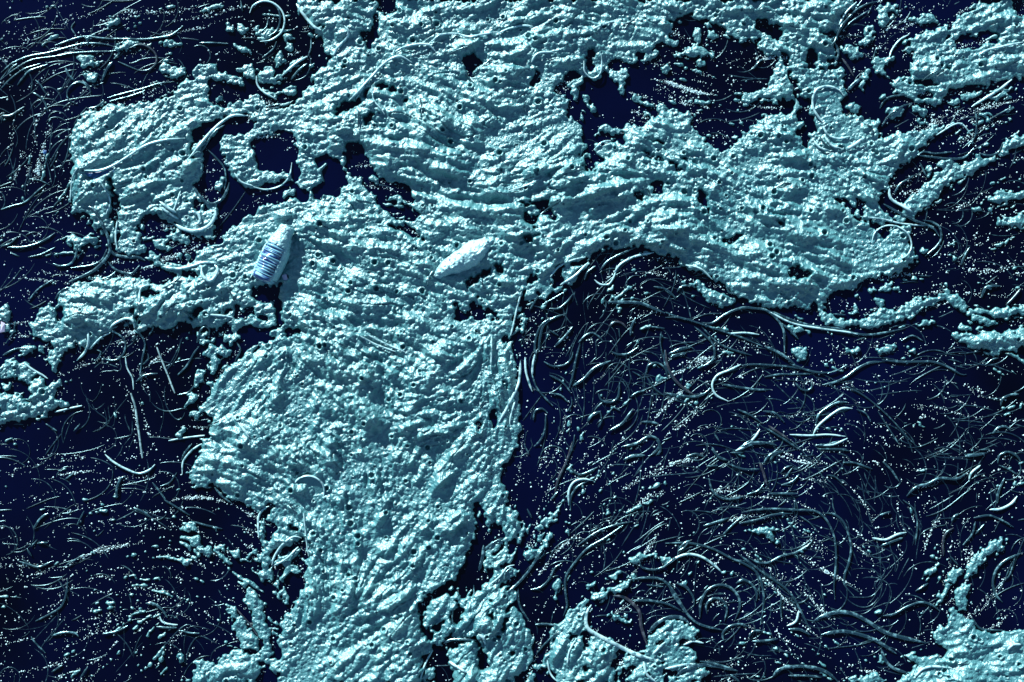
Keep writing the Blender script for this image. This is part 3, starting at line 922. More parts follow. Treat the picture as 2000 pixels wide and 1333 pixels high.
def lic(src, steps, h):
    acc = src.copy()
    for sgn in (1, -1):
        x = GX.copy(); y = GY.copy(); px = VX*sgn; py = VY*sgn
        for _ in range(steps):
            x += px*h; y += py*h
            i = np.clip(((x+MG)/CELL).astype(int), 0, nx-1); j = np.clip(((y+MG)/CELL).astype(int), 0, ny-1)
            qx = VX[j, i]; qy = VY[j, i]; sg = np.where(qx*px+qy*py < 0, -1.0, 1.0)
            px = qx*sg; py = qy*sg; acc += src[j, i]
    acc -= acc.mean(); return acc/acc.std()
RIDGE = lic(gnoise(5), 5, 4.5)
vn = lic(gnoise(7), 7, 5.0); VEIN = np.exp(-(vn/0.11)**2)*sstep(gnoise(30), 0.0, 0.9)
WRINK = lic(gnoise(1.8), 3, 2.6)
FOLD = lic(gnoise(6.5), 8, 5.0)
RIDGE2 = lic(gnoise(2.6), 4, 3.0)
STREAK = lic(gnoise(2.2), 12, 4.0)

def zone(lst, base):
    a = np.full((ny, nx), float(base))
    for x, y, r, v in lst: a += (v-base)*np.exp(-((GX-x)**2+(GY-y)**2)/(r*r))
    return a
CLEAR = zone([(420,290,40,0.0),(560,385,45,0.0),(620,350,45,0.1),(400,240,35,0.1),(1250,120,50,0.2),(1500,170,30,0.3),(1560,60,40,0.3),(455,400,55,0.0),(530,310,30,0.0),(650,330,30,0.1),(1160,170,45,0.0),(1190,200,50,0.0),(440,60,30,0.1),(470,150,45,0.1),(540,600,30,0.1),(1740,150,40,0.2),(1700,190,40,0.1),
              (930,1090,50,0.1),(870,1060,40,0.2),(330,830,35,0.2),(160,820,60,0.35),(1450,560,60,0.4),(1130,250,30,0.1),(1500,60,30,0.2),(1000,1170,30,0.1),(1080,1200,40,0.15)], 1.0)
CLEAR = np.clip(CLEAR, 0, 1)
GLIT = np.clip(zone([(1250,880,120,1.6),(1180,820,70,1.3),(1400,900,120,1.2),(1330,210,110,2.2),(1450,210,70,2.0),(200,60,170,1.5),(150,330,130,1.2),(1900,450,110,1.5),(300,1100,150,1.2),(100,1150,150,1.3),
                     (430,1020,70,1.8),(250,850,80,0.9),(1150,960,90,1.5),(1500,1260,120,1.7),(1860,1120,60,3.2),(1800,700,100,1.2),(1650,690,90,1.3),(1260,940,70,1.6),(1500,1040,90,0.8),(1840,1000,90,0.6),(760,410,40,2.2),(790,405,40,2.2),
                     (1390,800,70,0.9),(1100,600,70,0.7),(1650,870,100,0.6),(480,620,40,1.5),(300,260,60,1.5),(560,270,25,1.5),(350,480,40,2.0),(1850,230,70,1.4),(260,1180,110,1.1)], 0.85), 0, 3.5)
mb = blur(mask, 7); edge = mb*(1-mb)*4; mb5 = blur(mask, 4); edge5 = mb5*(1-mb5)*4
f = blur(mask, 1.8)-0.5 + 0.24*gnoise(5.0)*edge + 0.34*gnoise(2.2)*edge5
TORN = np.clip(zone([(650,150,60,1),(430,640,60,1),(1600,130,80,1),(1650,240,60,.8),(1820,100,110,1),(1850,190,60,1),(480,260,60,.8),(620,330,50,1),(980,1100,60,1),(900,1230,60,.9),(1250,1230,70,.8),
  (1050,500,40,.8),(350,330,60,.7),(1300,320,60,1),(1740,560,70,1),(560,60,60,1),(250,520,60,.7),(1350,60,60,1),(60,770,60,1),(1900,640,70,1),(560,640,40,1),(1050,420,50,1),(760,410,60,1),(1480,390,90,.5)], 0.12), 0, 1)
mb14 = blur(mask, 13); LACE = np.clip(TORN+0.75*np.clip(mb14*(1-mb14)*4-0.25, 0, 1)*(0.5+0.5*np.tanh(1.5*gnoise(45))), 0, 1.1)
f = f - LACE*0.55*np.clip(lic(gnoise(3.2), 4, 4.0)+0.4*gnoise(3)-1.0, 0, 1.6)
fleck = (lic(gnoise(2.8), 5, 4.0)+0.55*gnoise(2.2)+0.5*gnoise(30)-3.0+0.42*np.minimum(GLIT, 2.2)+1.2*edge)*0.16      # shreds of froth drawn out by the current
f = np.maximum(f, np.where(mb < 0.4, np.minimum(fleck-(1-CLEAR)*0.6, 0.4), -1))
solid = (f > 0).astype(float)
e3, e8, e20 = blur(solid, 3), blur(solid, 8), blur(solid, 22)
rim = np.sqrt(np.clip(f*2.0, 0, 1)); in8 = sstep(e8, 0.45, 1.0); in20 = sstep(e20, 0.5, 1.0)

# how coarse the froth is, place by place
ROUGH = np.clip(zone([(800,930,150,1.35),(700,1080,120,1.3),(680,720,130,1.3),(880,640,70,0.7),(480,900,70,0.6),(450,760,60,0.8),(960,860,50,0.7),(1000,1260,90,0.55),(430,1290,60,0.5),
                      (1280,1250,80,0.5),(1900,1260,120,0.5),(1745,490,45,0.45),(180,300,60,0.65),(250,600,80,0.6),(800,140,90,0.75),(1640,220,60,0.5),(1450,440,160,0.75),
                      (900,290,150,0.75),(573,560,30,0.5)], 0.9), 0.3, 1.5)
def domes(n, r0, r1, power, field, hs):
    """bubbles and clots: the upper envelope of many little domes"""
    out = np.zeros((ny, nx))
    x = RNG.uniform(gx[0], gx[-1], n); y = RNG.uniform(gy[0], gy[-1], n)
    r = r0+(r1-r0)*RNG.random(n)**power; keep = sample(field, x, y) > RNG.random(n)*1.2
    for cx, cy, cr in zip(x[keep], y[keep], r[keep]):
        i0 = int((cx-cr+MG)/CELL); i1 = int((cx+cr+MG)/CELL)+2; j0 = int((cy-cr+MG)/CELL); j1 = int((cy+cr+MG)/CELL)+2
        if i0 < 0 or j0 < 0 or i1 > nx or j1 > ny: continue
        d = ((gx[i0:i1]-cx)[None, :]**2+(gy[j0:j1]-cy)[:, None]**2)/(cr*cr)
        np.maximum(out[j0:j1, i0:i1], hs*cr*np.sqrt(np.clip(1-d, 0, 1)), out=out[j0:j1, i0:i1])
    return out
D1 = domes(150000, 1.6, 4.0, 2.4, ROUGH*solid, 0.85)
D2 = domes(9000, 5, 10, 2.0, ROUGH*solid, 0.55)
def pits(n, field):
    out = np.zeros((ny, nx)); x = RNG.uniform(-60, 2060, n); y = RNG.uniform(-60, 1393, n); r = 1.8+4.2*RNG.random(n)**3
    keep = sample(field, x, y) > 0.6
    for cx, cy, cr in zip(x[keep], y[keep], r[keep]):
        R = cr*2.2; i0 = int((cx-R+MG)/CELL); i1 = int((cx+R+MG)/CELL)+2; j0 = int((cy-R+MG)/CELL); j1 = int((cy+R+MG)/CELL)+2
        d = np.sqrt((gx[i0:i1]-cx)[None, :]**2+(gy[j0:j1]-cy)[:, None]**2)/cr
        out[j0:j1, i0:i1] += 0.9*cr*np.exp(-((d-1.15)/0.4)**2)-1.5*cr*np.exp(-(d/0.75)**2)
    return out
PIT = pits(2300, in8)
# furrows and swells of the raft (x, y points; half-width; depth)
def along(pts, wd):
    d2 = np.full((ny, nx), 1e9)
    for (x0, y0), (x1, y1) in zip(pts[:-1], pts[1:]):
        dx, dy = x1-x0, y1-y0; t = np.clip(((GX-x0)*dx+(GY-y0)*dy)/(dx*dx+dy*dy), 0, 1)
        d2 = np.minimum(d2, (GX-x0-t*dx)**2+(GY-y0-t*dy)**2)
    return np.exp(-d2/(wd*wd))
FOLDY = np.clip(zone([(900,290,190,1.0),(1450,440,200,1.1),(900,50,160,0.9),(1150,430,150,1.0),(1650,420,120,1.0),(280,310,110,0.7),(700,540,150,0.8),(1850,130,110,0.8),(250,590,100,0.6),(900,760,90,0.9),(800,1090,120,0.9),(600,980,90,0.7)], 0.35), 0, 1.2)
BIG = np.zeros((ny, nx))
for pts, wd, h in [([(574,470),(575,560),(572,640),(562,760)], 12, -6), ([(572,790),(640,880),(760,930),(815,960)], 15, -9), ([(830,950),(880,860),(940,800)], 14, -8),
                   ([(720,1090),(790,1010),(830,940)], 14, -9), ([(800,1180),(850,1100),(905,1040)], 13, -7), ([(770,350),(860,385),(960,395),(1060,375)], 8, -9),
                   ([(760,365),(850,405),(960,415),(1080,395)], 8, 6), ([(850,745),(900,725)], 16, 9), ([(620,440),(720,500),(800,560)], 22, 6), ([(640,600),(760,670)], 9, -6),
                   ([(1050,500),(1150,475),(1290,470),(1400,520)], 9, 6), ([(1300,360),(1420,430),(1560,470)], 9, -6), ([(180,350),(300,310),(370,300)], 7, -6),
                   ([(650,1110),(760,1140)], 12, -6), ([(700,1160),(730,1230),(700,1290)], 20, 7), ([(860,930),(830,1010),(790,1090)], 13, 6), ([(930,700),(960,780),(945,860)], 8, 3),
                   ([(690,590),(820,600)], 10, 5), ([(560,880),(650,940),(740,1010)], 14, 5), ([(1590,535),(1500,560)], 10, 5)]:
    BIG += h*0.8*along(pts, wd)
H = rim*1.7 + in8*2.2 + in20*8.0 - 4.5*VEIN*in8 + in8*3.1*FOLDY*FOLD + in8*(2.7*RIDGE*(0.55+0.45*ROUGH) + 1.1*RIDGE2) + in20*(3.6*gnoise(15)+5.0*gnoise(48)) + e8*BIG
H += in8*1.2*ROUGH*gnoise(4.0)
base_ = 1.0+2.5*rim
H = base_+3.0*np.log1p(np.exp(np.clip((H-base_)/3.0, -30, 30)))*rim
H += rim*(0.75*ROUGH+0.25)*(0.90*WRINK+0.55*gnoise(1.7)+0.34*RNG.standard_normal((ny, nx)))*(0.75+0.5*np.tanh(gnoise(18)))
H += e3*(D1*0.7+D2*0.35)*rim + PIT*in8
H = np.where(f > 0, np.maximum(H, 0.6), f*26-0.3)
for x, y, r in [(533, 505, 26)]:                       # the bottle presses the froth down
    H -= 8*np.exp(-((GX-x)**2+(GY-y)**2)/(r*r))*solid
HB = blur(np.maximum(H, 0), 5); HS = np.maximum(HB, blur(np.maximum(H, 0), 2.5)+1.0*(f > 0))

# ---- label the connected rafts of foam
cell = (H[:-1, :-1] > 0) | (H[1:, :-1] > 0) | (H[:-1, 1:] > 0) | (H[1:, 1:] > 0)
lab = np.zeros(cell.shape, np.int32); par = [0]
def find(a):
    while par[a] != a: par[a] = par[par[a]]; a = par[a]
    return a
prev = []
for j in range(cell.shape[0]):
    d = np.diff(np.concatenate(([0], cell[j].astype(np.int8), [0]))); st = np.where(d == 1)[0]; en = np.where(d == -1)[0]; cur = []; pi = 0
    for a, b in zip(st, en):
        l = 0
        for (pa, pb, pl) in prev:
            if pa < b+1 and pb > a-1:
                if l == 0: l = find(pl)
                else:
                    r1, r2 = find(l), find(pl)
                    if r1 != r2: par[max(r1, r2)] = min(r1, r2); l = min(r1, r2)
        if l == 0: par.append(len(par)); l = len(par)-1
        lab[j, a:b] = l; cur.append((a, b, l))
    prev = cur
root = np.array([find(i) for i in range(len(par))]); lab = root[lab]
flat = lab.ravel(); order = np.argsort(flat, kind='stable'); fs = flat[order]
ids, start = np.unique(fs, return_index=True); ends = np.append(start[1:], len(fs))
PATCH = []
VZ = np.stack([(GX-CX)*S, (CY-GY)*S, H*S], -1).reshape(-1, 3)
def cells_mesh(c):
    j, i = np.divmod(c, nx-1); a = j*nx+i
    F = np.stack([a+nx, a+nx+1, a+1, a], -1)
    u, inv = np.unique(F, return_inverse=True)
    return VZ[u], inv.reshape(-1, 4)
crumb_cells = []
comps = []
for l, a, b in zip(ids, start, ends):
    if l == 0: continue
    c = order[a:b]; j, i = np.divmod(c, nx-1); x, y = gx[i], gy[j]
    vis = int(((x > 0) & (x < 2000) & (y > 0) & (y < 1333)).sum())
    comps.append((vis, c, x, y))
comps.sort(key=lambda t: -t[0])
for n, (vis, c, x, y) in enumerate(comps):
    if vis < 60 or n >= 260: crumb_cells.append(c); continue
    ins = (x > 0) & (x < 2000) & (y > 0) & (y < 1333)
    PATCH.append((vis*CELL*CELL, float(x[ins].mean()), float(y[ins].mean()), c, float(np.ptp(x[ins])), float(np.ptp(y[ins]))))
# ------------------------------------------------------------------ wording: every thing is described by its look and by what it lies beside
MARKS = [(533,505,'the plastic bottle'),(915,505,'the foam-coated lump'),(525,300,'the foam ring around a dark hole'),(455,400,'the clear dark pool beside the foam ring'),
 (240,290,'the square-cornered foam patch'),(395,420,'the curled blades on the dark pool'),(280,110,'the weed loop near upper left'),(180,180,'the small weed ring at upper left'),(515,55,'the large loop at top'),
 (70,60,'the top left corner'),(90,330,'the brown weed at left edge'),(60,480,'the left edge above the arched foam tongue'),(215,500,'the weed knot above the arched foam tongue'),(230,590,'the arched foam tongue'),
 (40,760,'the foam at left edge'),(230,690,'the coiled weed under the foam tongue'),(300,790,'the two straight sticks'),(420,680,'the ragged foam below the bottle'),
 (150,1000,'the streaked dark water at lower left'),(330,1040,'the foam clots in lower left water'),(300,1200,'the hooked weed at lower left'),(100,1240,'the bottom left corner'),(430,1280,'the foam lobes at bottom left'),
 (560,1060,'the foam-filled leaf beside the main raft'),(600,950,'the half-buried round lid'),(700,750,'the coarse middle of the main raft'),(730,1150,'the foot of the main raft'),
 (800,110,'the pale strand across the upper raft'),(700,60,'the notch at the top edge'),(900,290,'the swept upper raft'),(930,150,'the small dark hole in upper raft'),(640,200,'the upper raft left flank'),
 (1180,180,'the dark pool at top middle'),(1330,200,'the streaked pool at top right'),(1400,70,'the foam fingers above the streaked pool'),(1620,200,'the foam-filled loop at upper right'),
 (1680,60,'the weed bundle at top right'),(1900,100,'the top right corner'),(1850,270,'the dark hollow at right'),(1780,400,'the forked weed at right'),(1745,490,'the round foam lobe at right'),
 (1950,480,'the right edge below the hollow'),(1500,420,'the wavy right arm of the raft'),(1160,300,'the narrow dark channel'),(1050,410,'the split in the middle raft'),
 (1640,600,'the foam hook at right'),(1930,660,'the foam tongue at right edge'),(1530,660,'the arching weed right of centre'),(1190,550,'the fringe of weed under the arch'),
 (1040,650,'the sharp dark corner of foam'),(940,620,'the small pool under the lump'),(1060,780,'the long weed along the raft edge'),(1170,700,'the tangle right of the raft'),(1300,680,'the curled weed in the tangle'),
 (1250,850,'the glittering middle of the tangle'),(1390,770,'the forked weed of the tangle'),(1650,720,'the long wave-shaped strand'),(1850,800,'the dark water at right'),(1500,900,'the weed below the forked strand'),
 (1130,1000,'the narrow foam spit'),(950,1080,'the black cleft in the raft'),(870,1200,'the leafy foam at bottom middle'),(1000,1260,'the pitted foam island at bottom'),(1130,1130,'the curved strand along the spit'),
 (1300,1200,'the holed foam sheet at bottom'),(1220,1140,'the thick weed over the holed sheet'),(1400,1190,'the double weed loop at bottom'),(1480,1060,'the foam-edged eddy'),(1630,1080,'the twin bending strands'),
 (1450,1280,'the arching weed at bottom edge'),(1700,1230,'the twin broad blades at lower right'),(1900,1270,'the bottom right foam'),(1880,1100,'the crumbled foam at right'),(1900,960,'the weed rings at right edge'),(1780,1000,'the faint weed at lower right')]
def where(x, y):
    mx, my, nm = min(MARKS, key=lambda m: (m[0]-x)**2+(m[1]-y)**2)
    dx, dy = x-mx, y-my
    if dx*dx+dy*dy < 18*18: return 'at '+nm
    return ('right of ' if dx > 0 else 'left of ')+nm if abs(dx) > abs(dy) else ('below ' if dy > 0 else 'above ')+nm
ORD = ['', 'second', 'third', 'fourth', 'fifth', 'sixth', 'seventh', 'eighth', 'ninth', 'tenth']
def settle(items):
    """items: (object, base label, x, y, category, group); ties are told apart by their order from the left, or from the top"""
    by = {}
    for it in items: by.setdefault(it[1], []).append(it)
    for base, its in by.items():
        wide = max(i[2] for i in its)-min(i[2] for i in its) >= max(i[3] for i in its)-min(i[3] for i in its)
        its.sort(key=lambda i: i[2] if wide else i[3])
        for n, it in enumerate(its):
            s = ''
            if len(its) > 1:
                a, b = ('leftmost', 'rightmost') if wide else ('topmost', 'lowest')
                s = ', '+(a if n == 0 else b if n == len(its)-1 else ORD[n]+(' from left' if wide else ' from top'))
            lb = base+s
            for cut in ('long ', 'short ', 'thick ', 'thin ', 'gently bent ', 'dark wet ', 'foam-dusted ', 'around a dark hole'):
                if len(lb.split()) > 16: lb = lb.replace(cut, '').strip()
            tag(it[0], lb, it[4], it[5])

# ------------------------------------------------------------------ foam rafts and clots
items = []
for n, (area, x, y, c, ex, ey) in enumerate(PATCH):
    V, F = cells_mesh(c)
    o = link_mesh('foam_raft' if area > 6000 else 'foam_clot', V, F, M_FOAM, origin=wp(x, y))
    el = max(ex, ey)/max(1.0, area/max(ex, ey))
    size = 'huge' if area > 300000 else 'large' if area > 30000 else 'broad' if area > 6000 else 'middling' if area > 1500 else 'small' if area > 450 else 'tiny'
    shp = 'ragged' if area > 6000 else 'stretched' if el > 3.2 else 'lumpy' if el > 1.9 else 'rounded'
    what = 'raft of teal foam' if area > 6000 else 'teal foam clot'
    if area > 300000: lb = 'huge teal foam raft filling the middle, holding the bottle and the lump'
    else: lb = f'{size} {shp} {what} '+where(x, y)
    items.append((o, lb, x, y, 'foam', 'rafts of foam' if area > 6000 else 'loose foam clots on dark water'))
settle(items)
if crumb_cells:
    V, F = cells_mesh(np.concatenate(crumb_cells)); tag(link_mesh('foam_crumbs', V, F, M_FOAM), 'tiny scraps of foam scattered on the dark water', 'foam', kind='stuff')

# ------------------------------------------------------------------ weed strands
def spline(p, step=5.0):
    p = np.array(p, float)
    q = np.vstack([2*p[0]-p[1], p, 2*p[-1]-p[-2]]); out = []
    for i in range(1, len(q)-2):
        a, b, c, d = q[i-1:i+3]; n = max(2, int(np.hypot(*(c-b))/step)); t = np.linspace(0, 1, n, endpoint=False)[:, None]
        out.append(0.5*((2*b)+(-a+c)*t+(2*a-5*b+4*c-d)*t*t+(-a+3*b-3*c+d)*t**3))
    out.append(p[-1:]); return np.vstack(out)
def tube(pts, z, r, flat=0.8, sides=7):
    """pts (n,2) survey units, z and r per point; returns metres"""
    n = len(pts); tg = np.gradient(pts, axis=0); tg /= np.linalg.norm(tg, axis=1)[:, None]+1e-9
    nm = np.stack([-tg[:, 1], tg[:, 0]], -1); an = np.arange(sides)*2*math.pi/sides
    P = np.zeros((n, sides, 3))
    for k, a in enumerate(an):
        P[:, k, :2] = pts+nm*(r*math.cos(a))[:, None]; P[:, k, 2] = z+r*flat*math.sin(a)
    V = P.reshape(-1, 3).copy(); V[:, 0] = (V[:, 0]-CX)*S; V[:, 1] = (CY-V[:, 1])*S; V[:, 2] *= S
    i = np.arange(n-1)[:, None]*sides; k = np.arange(sides)[None, :]; k2 = (k+1) % sides
    F = np.stack([i+k, i+k2, i+sides+k2, i+sides+k], -1).reshape(-1, 4)
    return V, F
def strand_geom(w_, p, idx, straight=False):
    rs = np.random.default_rng(100+idx)
    c = np.array(p, float) if straight else spline(p)
    if straight: c = spline(p, 8)
    n = len(c); t = np.linspace(0, 1, n)
    tap = np.clip(np.minimum(t*7+0.25, (1-t)*5+0.2), 0, 1)
    if straight: tap = np.clip(tap+0.4, 0, 1)
    r = (w_*0.33+0.5)*tap*(1+0.05*np.interp(t, np.linspace(0, 1, 9), rs.standard_normal(9)))
    r = np.maximum(r, 0.7)
    hb = sample(HS, c[:, 0], c[:, 1]); ker = np.ones(5)/5
    hb = np.convolve(np.pad(hb, 2, mode='edge'), ker, 'valid')
    und = np.interp(t, np.linspace(0, 1, 7), rs.uniform(-0.6, 1.0, 7))
    z = np.where(hb > 1.5, hb+0.5*r, 0.35*r+0.3)+und*1.2+(idx % 4)*0.6
    return c, z, r
ALL = []
for t in SECT:
    ox, oy, sc = SECT[t]
    for line in STRAND[t].split('\n'):
        op, pts = parse(line); wd = float(op); p = [(ox+x/sc, oy+y/sc) for x, y in pts]
        ln = sum(math.dist(a, b) for a, b in zip(p[:-1], p[1:])); ALL.append((abs(wd)*ln, abs(wd), p, wd < 0, ln))
ALL.sort(key=lambda a: -a[0])
items = []; restV = []; restF = []; off = 0
for n, (sc_, wd, p, straight, ln) in enumerate(ALL):
    c, z, r = strand_geom(wd, p, n, straight)
    mx, my = c[len(c)//2]; foamy = float((sample(f, c[:, 0], c[:, 1]) > -0.1).mean())
    if n >= 298 and not straight:
        V, F = tube(c, z, r, 0.8, 5); restV.append(V); restF.append(F+off); off += len(V); continue
    V, F = tube(c, z, r, 0.45 if wd >= 8 else 0.8, 8)
    rs = random.Random(n)
    m = M_STICK if straight else M_WEED_COAT if (foamy > 0.45 or rs.random() < 0.10) else M_WEED_BROWN if rs.random() < 0.08 else M_WEED
    tgs = np.unwrap(np.arctan2(*np.gradient(c, axis=0).T[::-1])); turn = float(np.ptp(tgs)); net = abs(float(tgs[-1]-tgs[0]))
    shp = 'looping' if turn > 3.6 else 'hooked' if net > 2.1 else 'S-curved' if turn > 1.0 and net < 0.45*turn else 'arched' if net > 0.9 else 'gently bent' if net > 0.35 else 'nearly straight'
    size = 'long' if ln > 150 else 'short' if ln < 45 else ''
    surf = {'weed_coated': 'foam-dusted', 'weed_brown': 'brownish', 'weed_wet': 'dark wet', 'stick_wet': ''}[m.name]
    if straight: nm, cat, what = 'stick', 'stick', 'straight pale stick'
    elif wd >= 8: nm, cat, what = 'weed_ribbon', 'weed', 'broad weed ribbon'
    else: nm, cat, what = 'weed_strand', 'weed', ('thick ' if wd >= 6 else 'thin ' if wd <= 3 else '')+'weed strand'
    o = link_mesh(nm, V, F, m, origin=wp(mx, my))
    lb = ' '.join(s for s in ((size, what) if straight else (size, shp, surf, what)) if s)+' '+where(mx, my)
    items.append((o, lb, mx, my, cat, {'stick': 'sticks lying on the water', 'weed_ribbon': 'wide flat weed on the water', 'weed_strand': 'weed strands on the water'}[nm]))
settle(items)
if restV: tag(link_mesh('weed_scraps', np.vstack(restV), np.vstack(restF), M_WEED), 'short scraps of weed floating between the longer strands', 'weed', kind='stuff')

# drifting weed just under and at the surface: a mass nobody could count
DARK = np.clip(1-blur(solid, 6)*1.3, 0, 1)
WEEDY = np.clip(zone([(1250,720,190,1.0),(1450,850,200,1.0),(1600,1050,220,0.9),(1250,1050,150,0.7),(80,350,130,1.0),(80,150,120,0.8),(250,760,100,0.7),(1800,900,200,0.7),(150,1050,180,0.4),(1250,520,80,1.0),(1850,400,110,0.6),(1450,1230,130,0.8),(1700,60,60,0.7)], 0.25), 0, 1)
dv = []; df = []; off = 0; made = 0
for tr in range(22000):
    if made >= 1900: break
    x, y = RNG.uniform(gx[0]+40, gx[-1]-40), RNG.uniform(gy[0]+40, gy[-1]-40)
    pt = lambda a: float(sample(a, np.array([x]), np.array([y]))[0])
    if pt(DARK) < 0.6 or RNG.random() > pt(WEEDY)*pt(CLEAR): continue
    n = int(RNG.integers(4, 17)); cur = []; th = RNG.normal(0, 0.45); sg = 1; bend = RNG.normal(0, 0.14); last = None
    for s_ in range(n):
        a = pt(TH)
        if last is not None and math.cos(a+sg*0-last) < 0: a += math.pi
        last = a; ang = a+th+bend*s_; cur.append((x, y)); x += 7*math.cos(ang); y += 7*math.sin(ang)
        x = min(max(x, gx[0]), gx[-1]); y = min(max(y, gy[0]), gy[-1])
        if pt(DARK) < 0.3: break
    if len(cur) < 4: continue
    c = np.array(cur); t = np.linspace(0, 1, len(c)); r = RNG.uniform(0.5, 1.4)*np.clip(np.minimum(t*5+0.3, (1-t)*5+0.3), 0, 1)
    V, F = tube(c, np.full(len(c), 0.15)+RNG.uniform(-0.8, 0.5), r, 0.8, 5); dv.append(V); df.append(F+off); off += len(V); made += 1
tag(link_mesh('drifting_weed', np.vstack(dv), np.vstack(df), M_DEEP), 'faint dark weed drifting at the water surface', 'weed', kind='stuff')

# ------------------------------------------------------------------ specks of froth strung along the flow
prob = (DARK+2.0*blur(solid, 9)*(1-blur(solid, 2.5)))*CLEAR*GLIT*np.exp(1.5*STREAK)*np.exp(0.35*gnoise(22))
prob[f > -0.02] = 0
pr = prob.ravel()/prob.sum()
NB = 46000
pick = RNG.choice(prob.size, NB, p=pr); bj, bi = np.divmod(pick, nx)
bx = gx[bi]+RNG.uniform(-0.9, 0.9, NB); by = gy[bj]+RNG.uniform(-0.9, 0.9, NB)
br = 0.55+1.5*RNG.random(NB)**5
ico = np.array([(1,0,-0.5),(0,1,-0.5),(-1,0,-0.5),(0,-1,-0.5),(0,0,0.9)], float)      # little upstanding caps of froth
icf = np.array([(0,1,4),(1,2,4),(2,3,4),(3,0,4)])
C = np.stack([(bx-CX)*S, (CY-by)*S, (br*0.55+np.maximum(sample(HB, bx, by), 0)*0.3)*S], -1)
V = (C[:, None, :]+ico[None]*(br*S)[:, None, None]).reshape(-1, 3); F = (icf[None]+5*np.arange(NB)[:, None, None]).reshape(-1, 3)
tag(link_mesh('froth_specks', V, F, M_BUB), 'countless bright froth specks strung along the current', 'froth', kind='stuff')

# ------------------------------------------------------------------ the plastic bottle
def frame_obj(o, x0, y0, x1, y1, z):
    """lay an object whose long axis is local +X from (x0,y0) to (x1,y1)"""
    a, b = Vector(wp(x0, y0, z)), Vector(wp(x1, y1, z)); o.location = a; o.rotation_euler = (0, 0, math.atan2(b.y-a.y, b.x-a.x)); return (b-a).length
def lathe(prof, seg=40, wob=None):
    V = []; F = []
    for i, (x, r) in enumerate(prof):
        for k in range(seg):
            a = 2*math.pi*k/seg; rr = r*(1 if wob is None else wob(x, a)); V.append((x, rr*math.cos(a), rr*math.sin(a)))
    n = len(prof)
    for i in range(n-1):
        for k in range(seg): F.append((i*seg+k, i*seg+(k+1) % seg, (i+1)*seg+(k+1) % seg, (i+1)*seg+k))
    return V, F
bot = bpy.data.objects.new('plastic_bottle', None); COL.objects.link(bot)
tag(bot, 'ribbed blue and pale plastic bottle lying half sunk in foam', 'bottle')
LB = frame_obj(bot, 514, 551, 559, 453, 14); RB = 24*S
dent = lambda x, a: 1+0.03*math.sin(3*a+x*90)+0.02*math.sin(5*a-x*150)
prof = [(0.0, 0.0), (0.004, RB*0.45), (0.0, RB*0.62), (0.002, RB*0.78), (0.008, RB*0.93), (0.016, RB)]
for i in range(1, 40):
    x = 0.016+(LB*0.66-0.016)*i/39; prof.append((x, RB*(0.965+0.035*math.cos(i*39/39*0.95))))
V, F = lathe(prof, 40, dent); link_mesh('bottle_body', V, F, M_PLASTIC, bot)
V, F = lathe([(LB*0.66, RB*0.97), (LB*0.72, RB*0.93), (LB*0.79, RB*0.80), (LB*0.86, RB*0.60), (LB*0.91, RB*0.42), (LB*0.95, RB*0.36), (LB*0.965, RB*0.36)], 40); link_mesh('shoulder', V, F, M_PLASTIC, bot)
V, F = lathe([(LB*0.965, 0), (LB*0.965, RB*0.42), (LB*1.05, RB*0.42), (LB*1.055, RB*0.38), (LB*1.055, 0)], 24); link_mesh('cap', V, F, M_CAP, bot)
for k, u_ in enumerate((0.15, 0.21, 0.26, 0.31, 0.36, 0.46, 0.56, 0.61, 0.67)):
    x = LB*u_; hw = 0.0009+0.0006*(k % 3)
    V, F = lathe([(x-hw*1.6, RB*0.955), (x-hw, RB*1.0), (x, RB*1.03), (x+hw, RB*1.0), (x+hw*1.6, RB*0.955)], 40, dent); link_mesh('rib', V, F, M_RIB, bot)
def clotted(fn, nu, nv, seed, amp, n=420, r0=0.0035, r1=0.008):
    """closed-ish foam skin over fn(u,v)->(point, normal), roughened with small bubbles"""
    rs = np.random.default_rng(seed); P = np.zeros((nu, nv, 3)); Q = np.zeros((nu, nv, 3))
    for i in range(nu):
        for j in range(nv): P[i, j], Q[i, j] = fn(i/(nu-1), j/(nv-1))
    Pf = P.reshape(-1, 3); add = np.zeros(len(Pf))
    for c in Pf[rs.integers(0, len(Pf), n)]:
        r = r0+(r1-r0)*rs.random()**2; d = ((Pf-c)**2).sum(1)/(r*r); add = np.maximum(add, r*amp*np.sqrt(np.clip(1-d, 0, 1)))
    V = Pf+Q.reshape(-1, 3)*add[:, None]; i = np.arange(nu-1)[:, None]*nv; j = np.arange(nv-1)[None, :]
    return V, np.stack([i+j, i+j+1, i+nv+j+1, i+nv+j], -1).reshape(-1, 4)
def coat(u0, u1, a0, a1, th):
    def fn(u, v):
        x = LB*(u0+(u1-u0)*u); a = a0+(a1-a0)*v
        rr = RB*(1.0 if x < LB*0.66 else max(0.5, 1.0-(x/LB-0.66)*1.75)); e = math.sin(math.pi*min(1, max(0, u)))**0.4*math.sin(math.pi*v)**0.5
        rr = rr*(0.93+0.07*e)+th*e; q = (0, math.cos(a), math.sin(a)); return (x, rr*q[1], rr*q[2]), q
    return fn
V, F = clotted(coat(0.70, 1.10, -0.4, math.pi+0.4, 0.006), 60, 70, 3, 0.5); link_mesh('foam_cap', V, F, M_FOAM_PALE, bot)
V, F = clotted(coat(0.10, 0.76, math.radians(132), math.radians(195), 0.004), 90, 40, 4, 0.45); link_mesh('foam_smear', V, F, M_FOAM_PALE, bot)  # pale foam skin that also stands in for the left side's white highlight
V, F = clotted(coat(-0.03, 0.76, math.radians(-35), math.radians(2), 0.005), 90, 30, 5, 0.45); link_mesh('foam_smear', V, F, M_FOAM_PALE, bot)

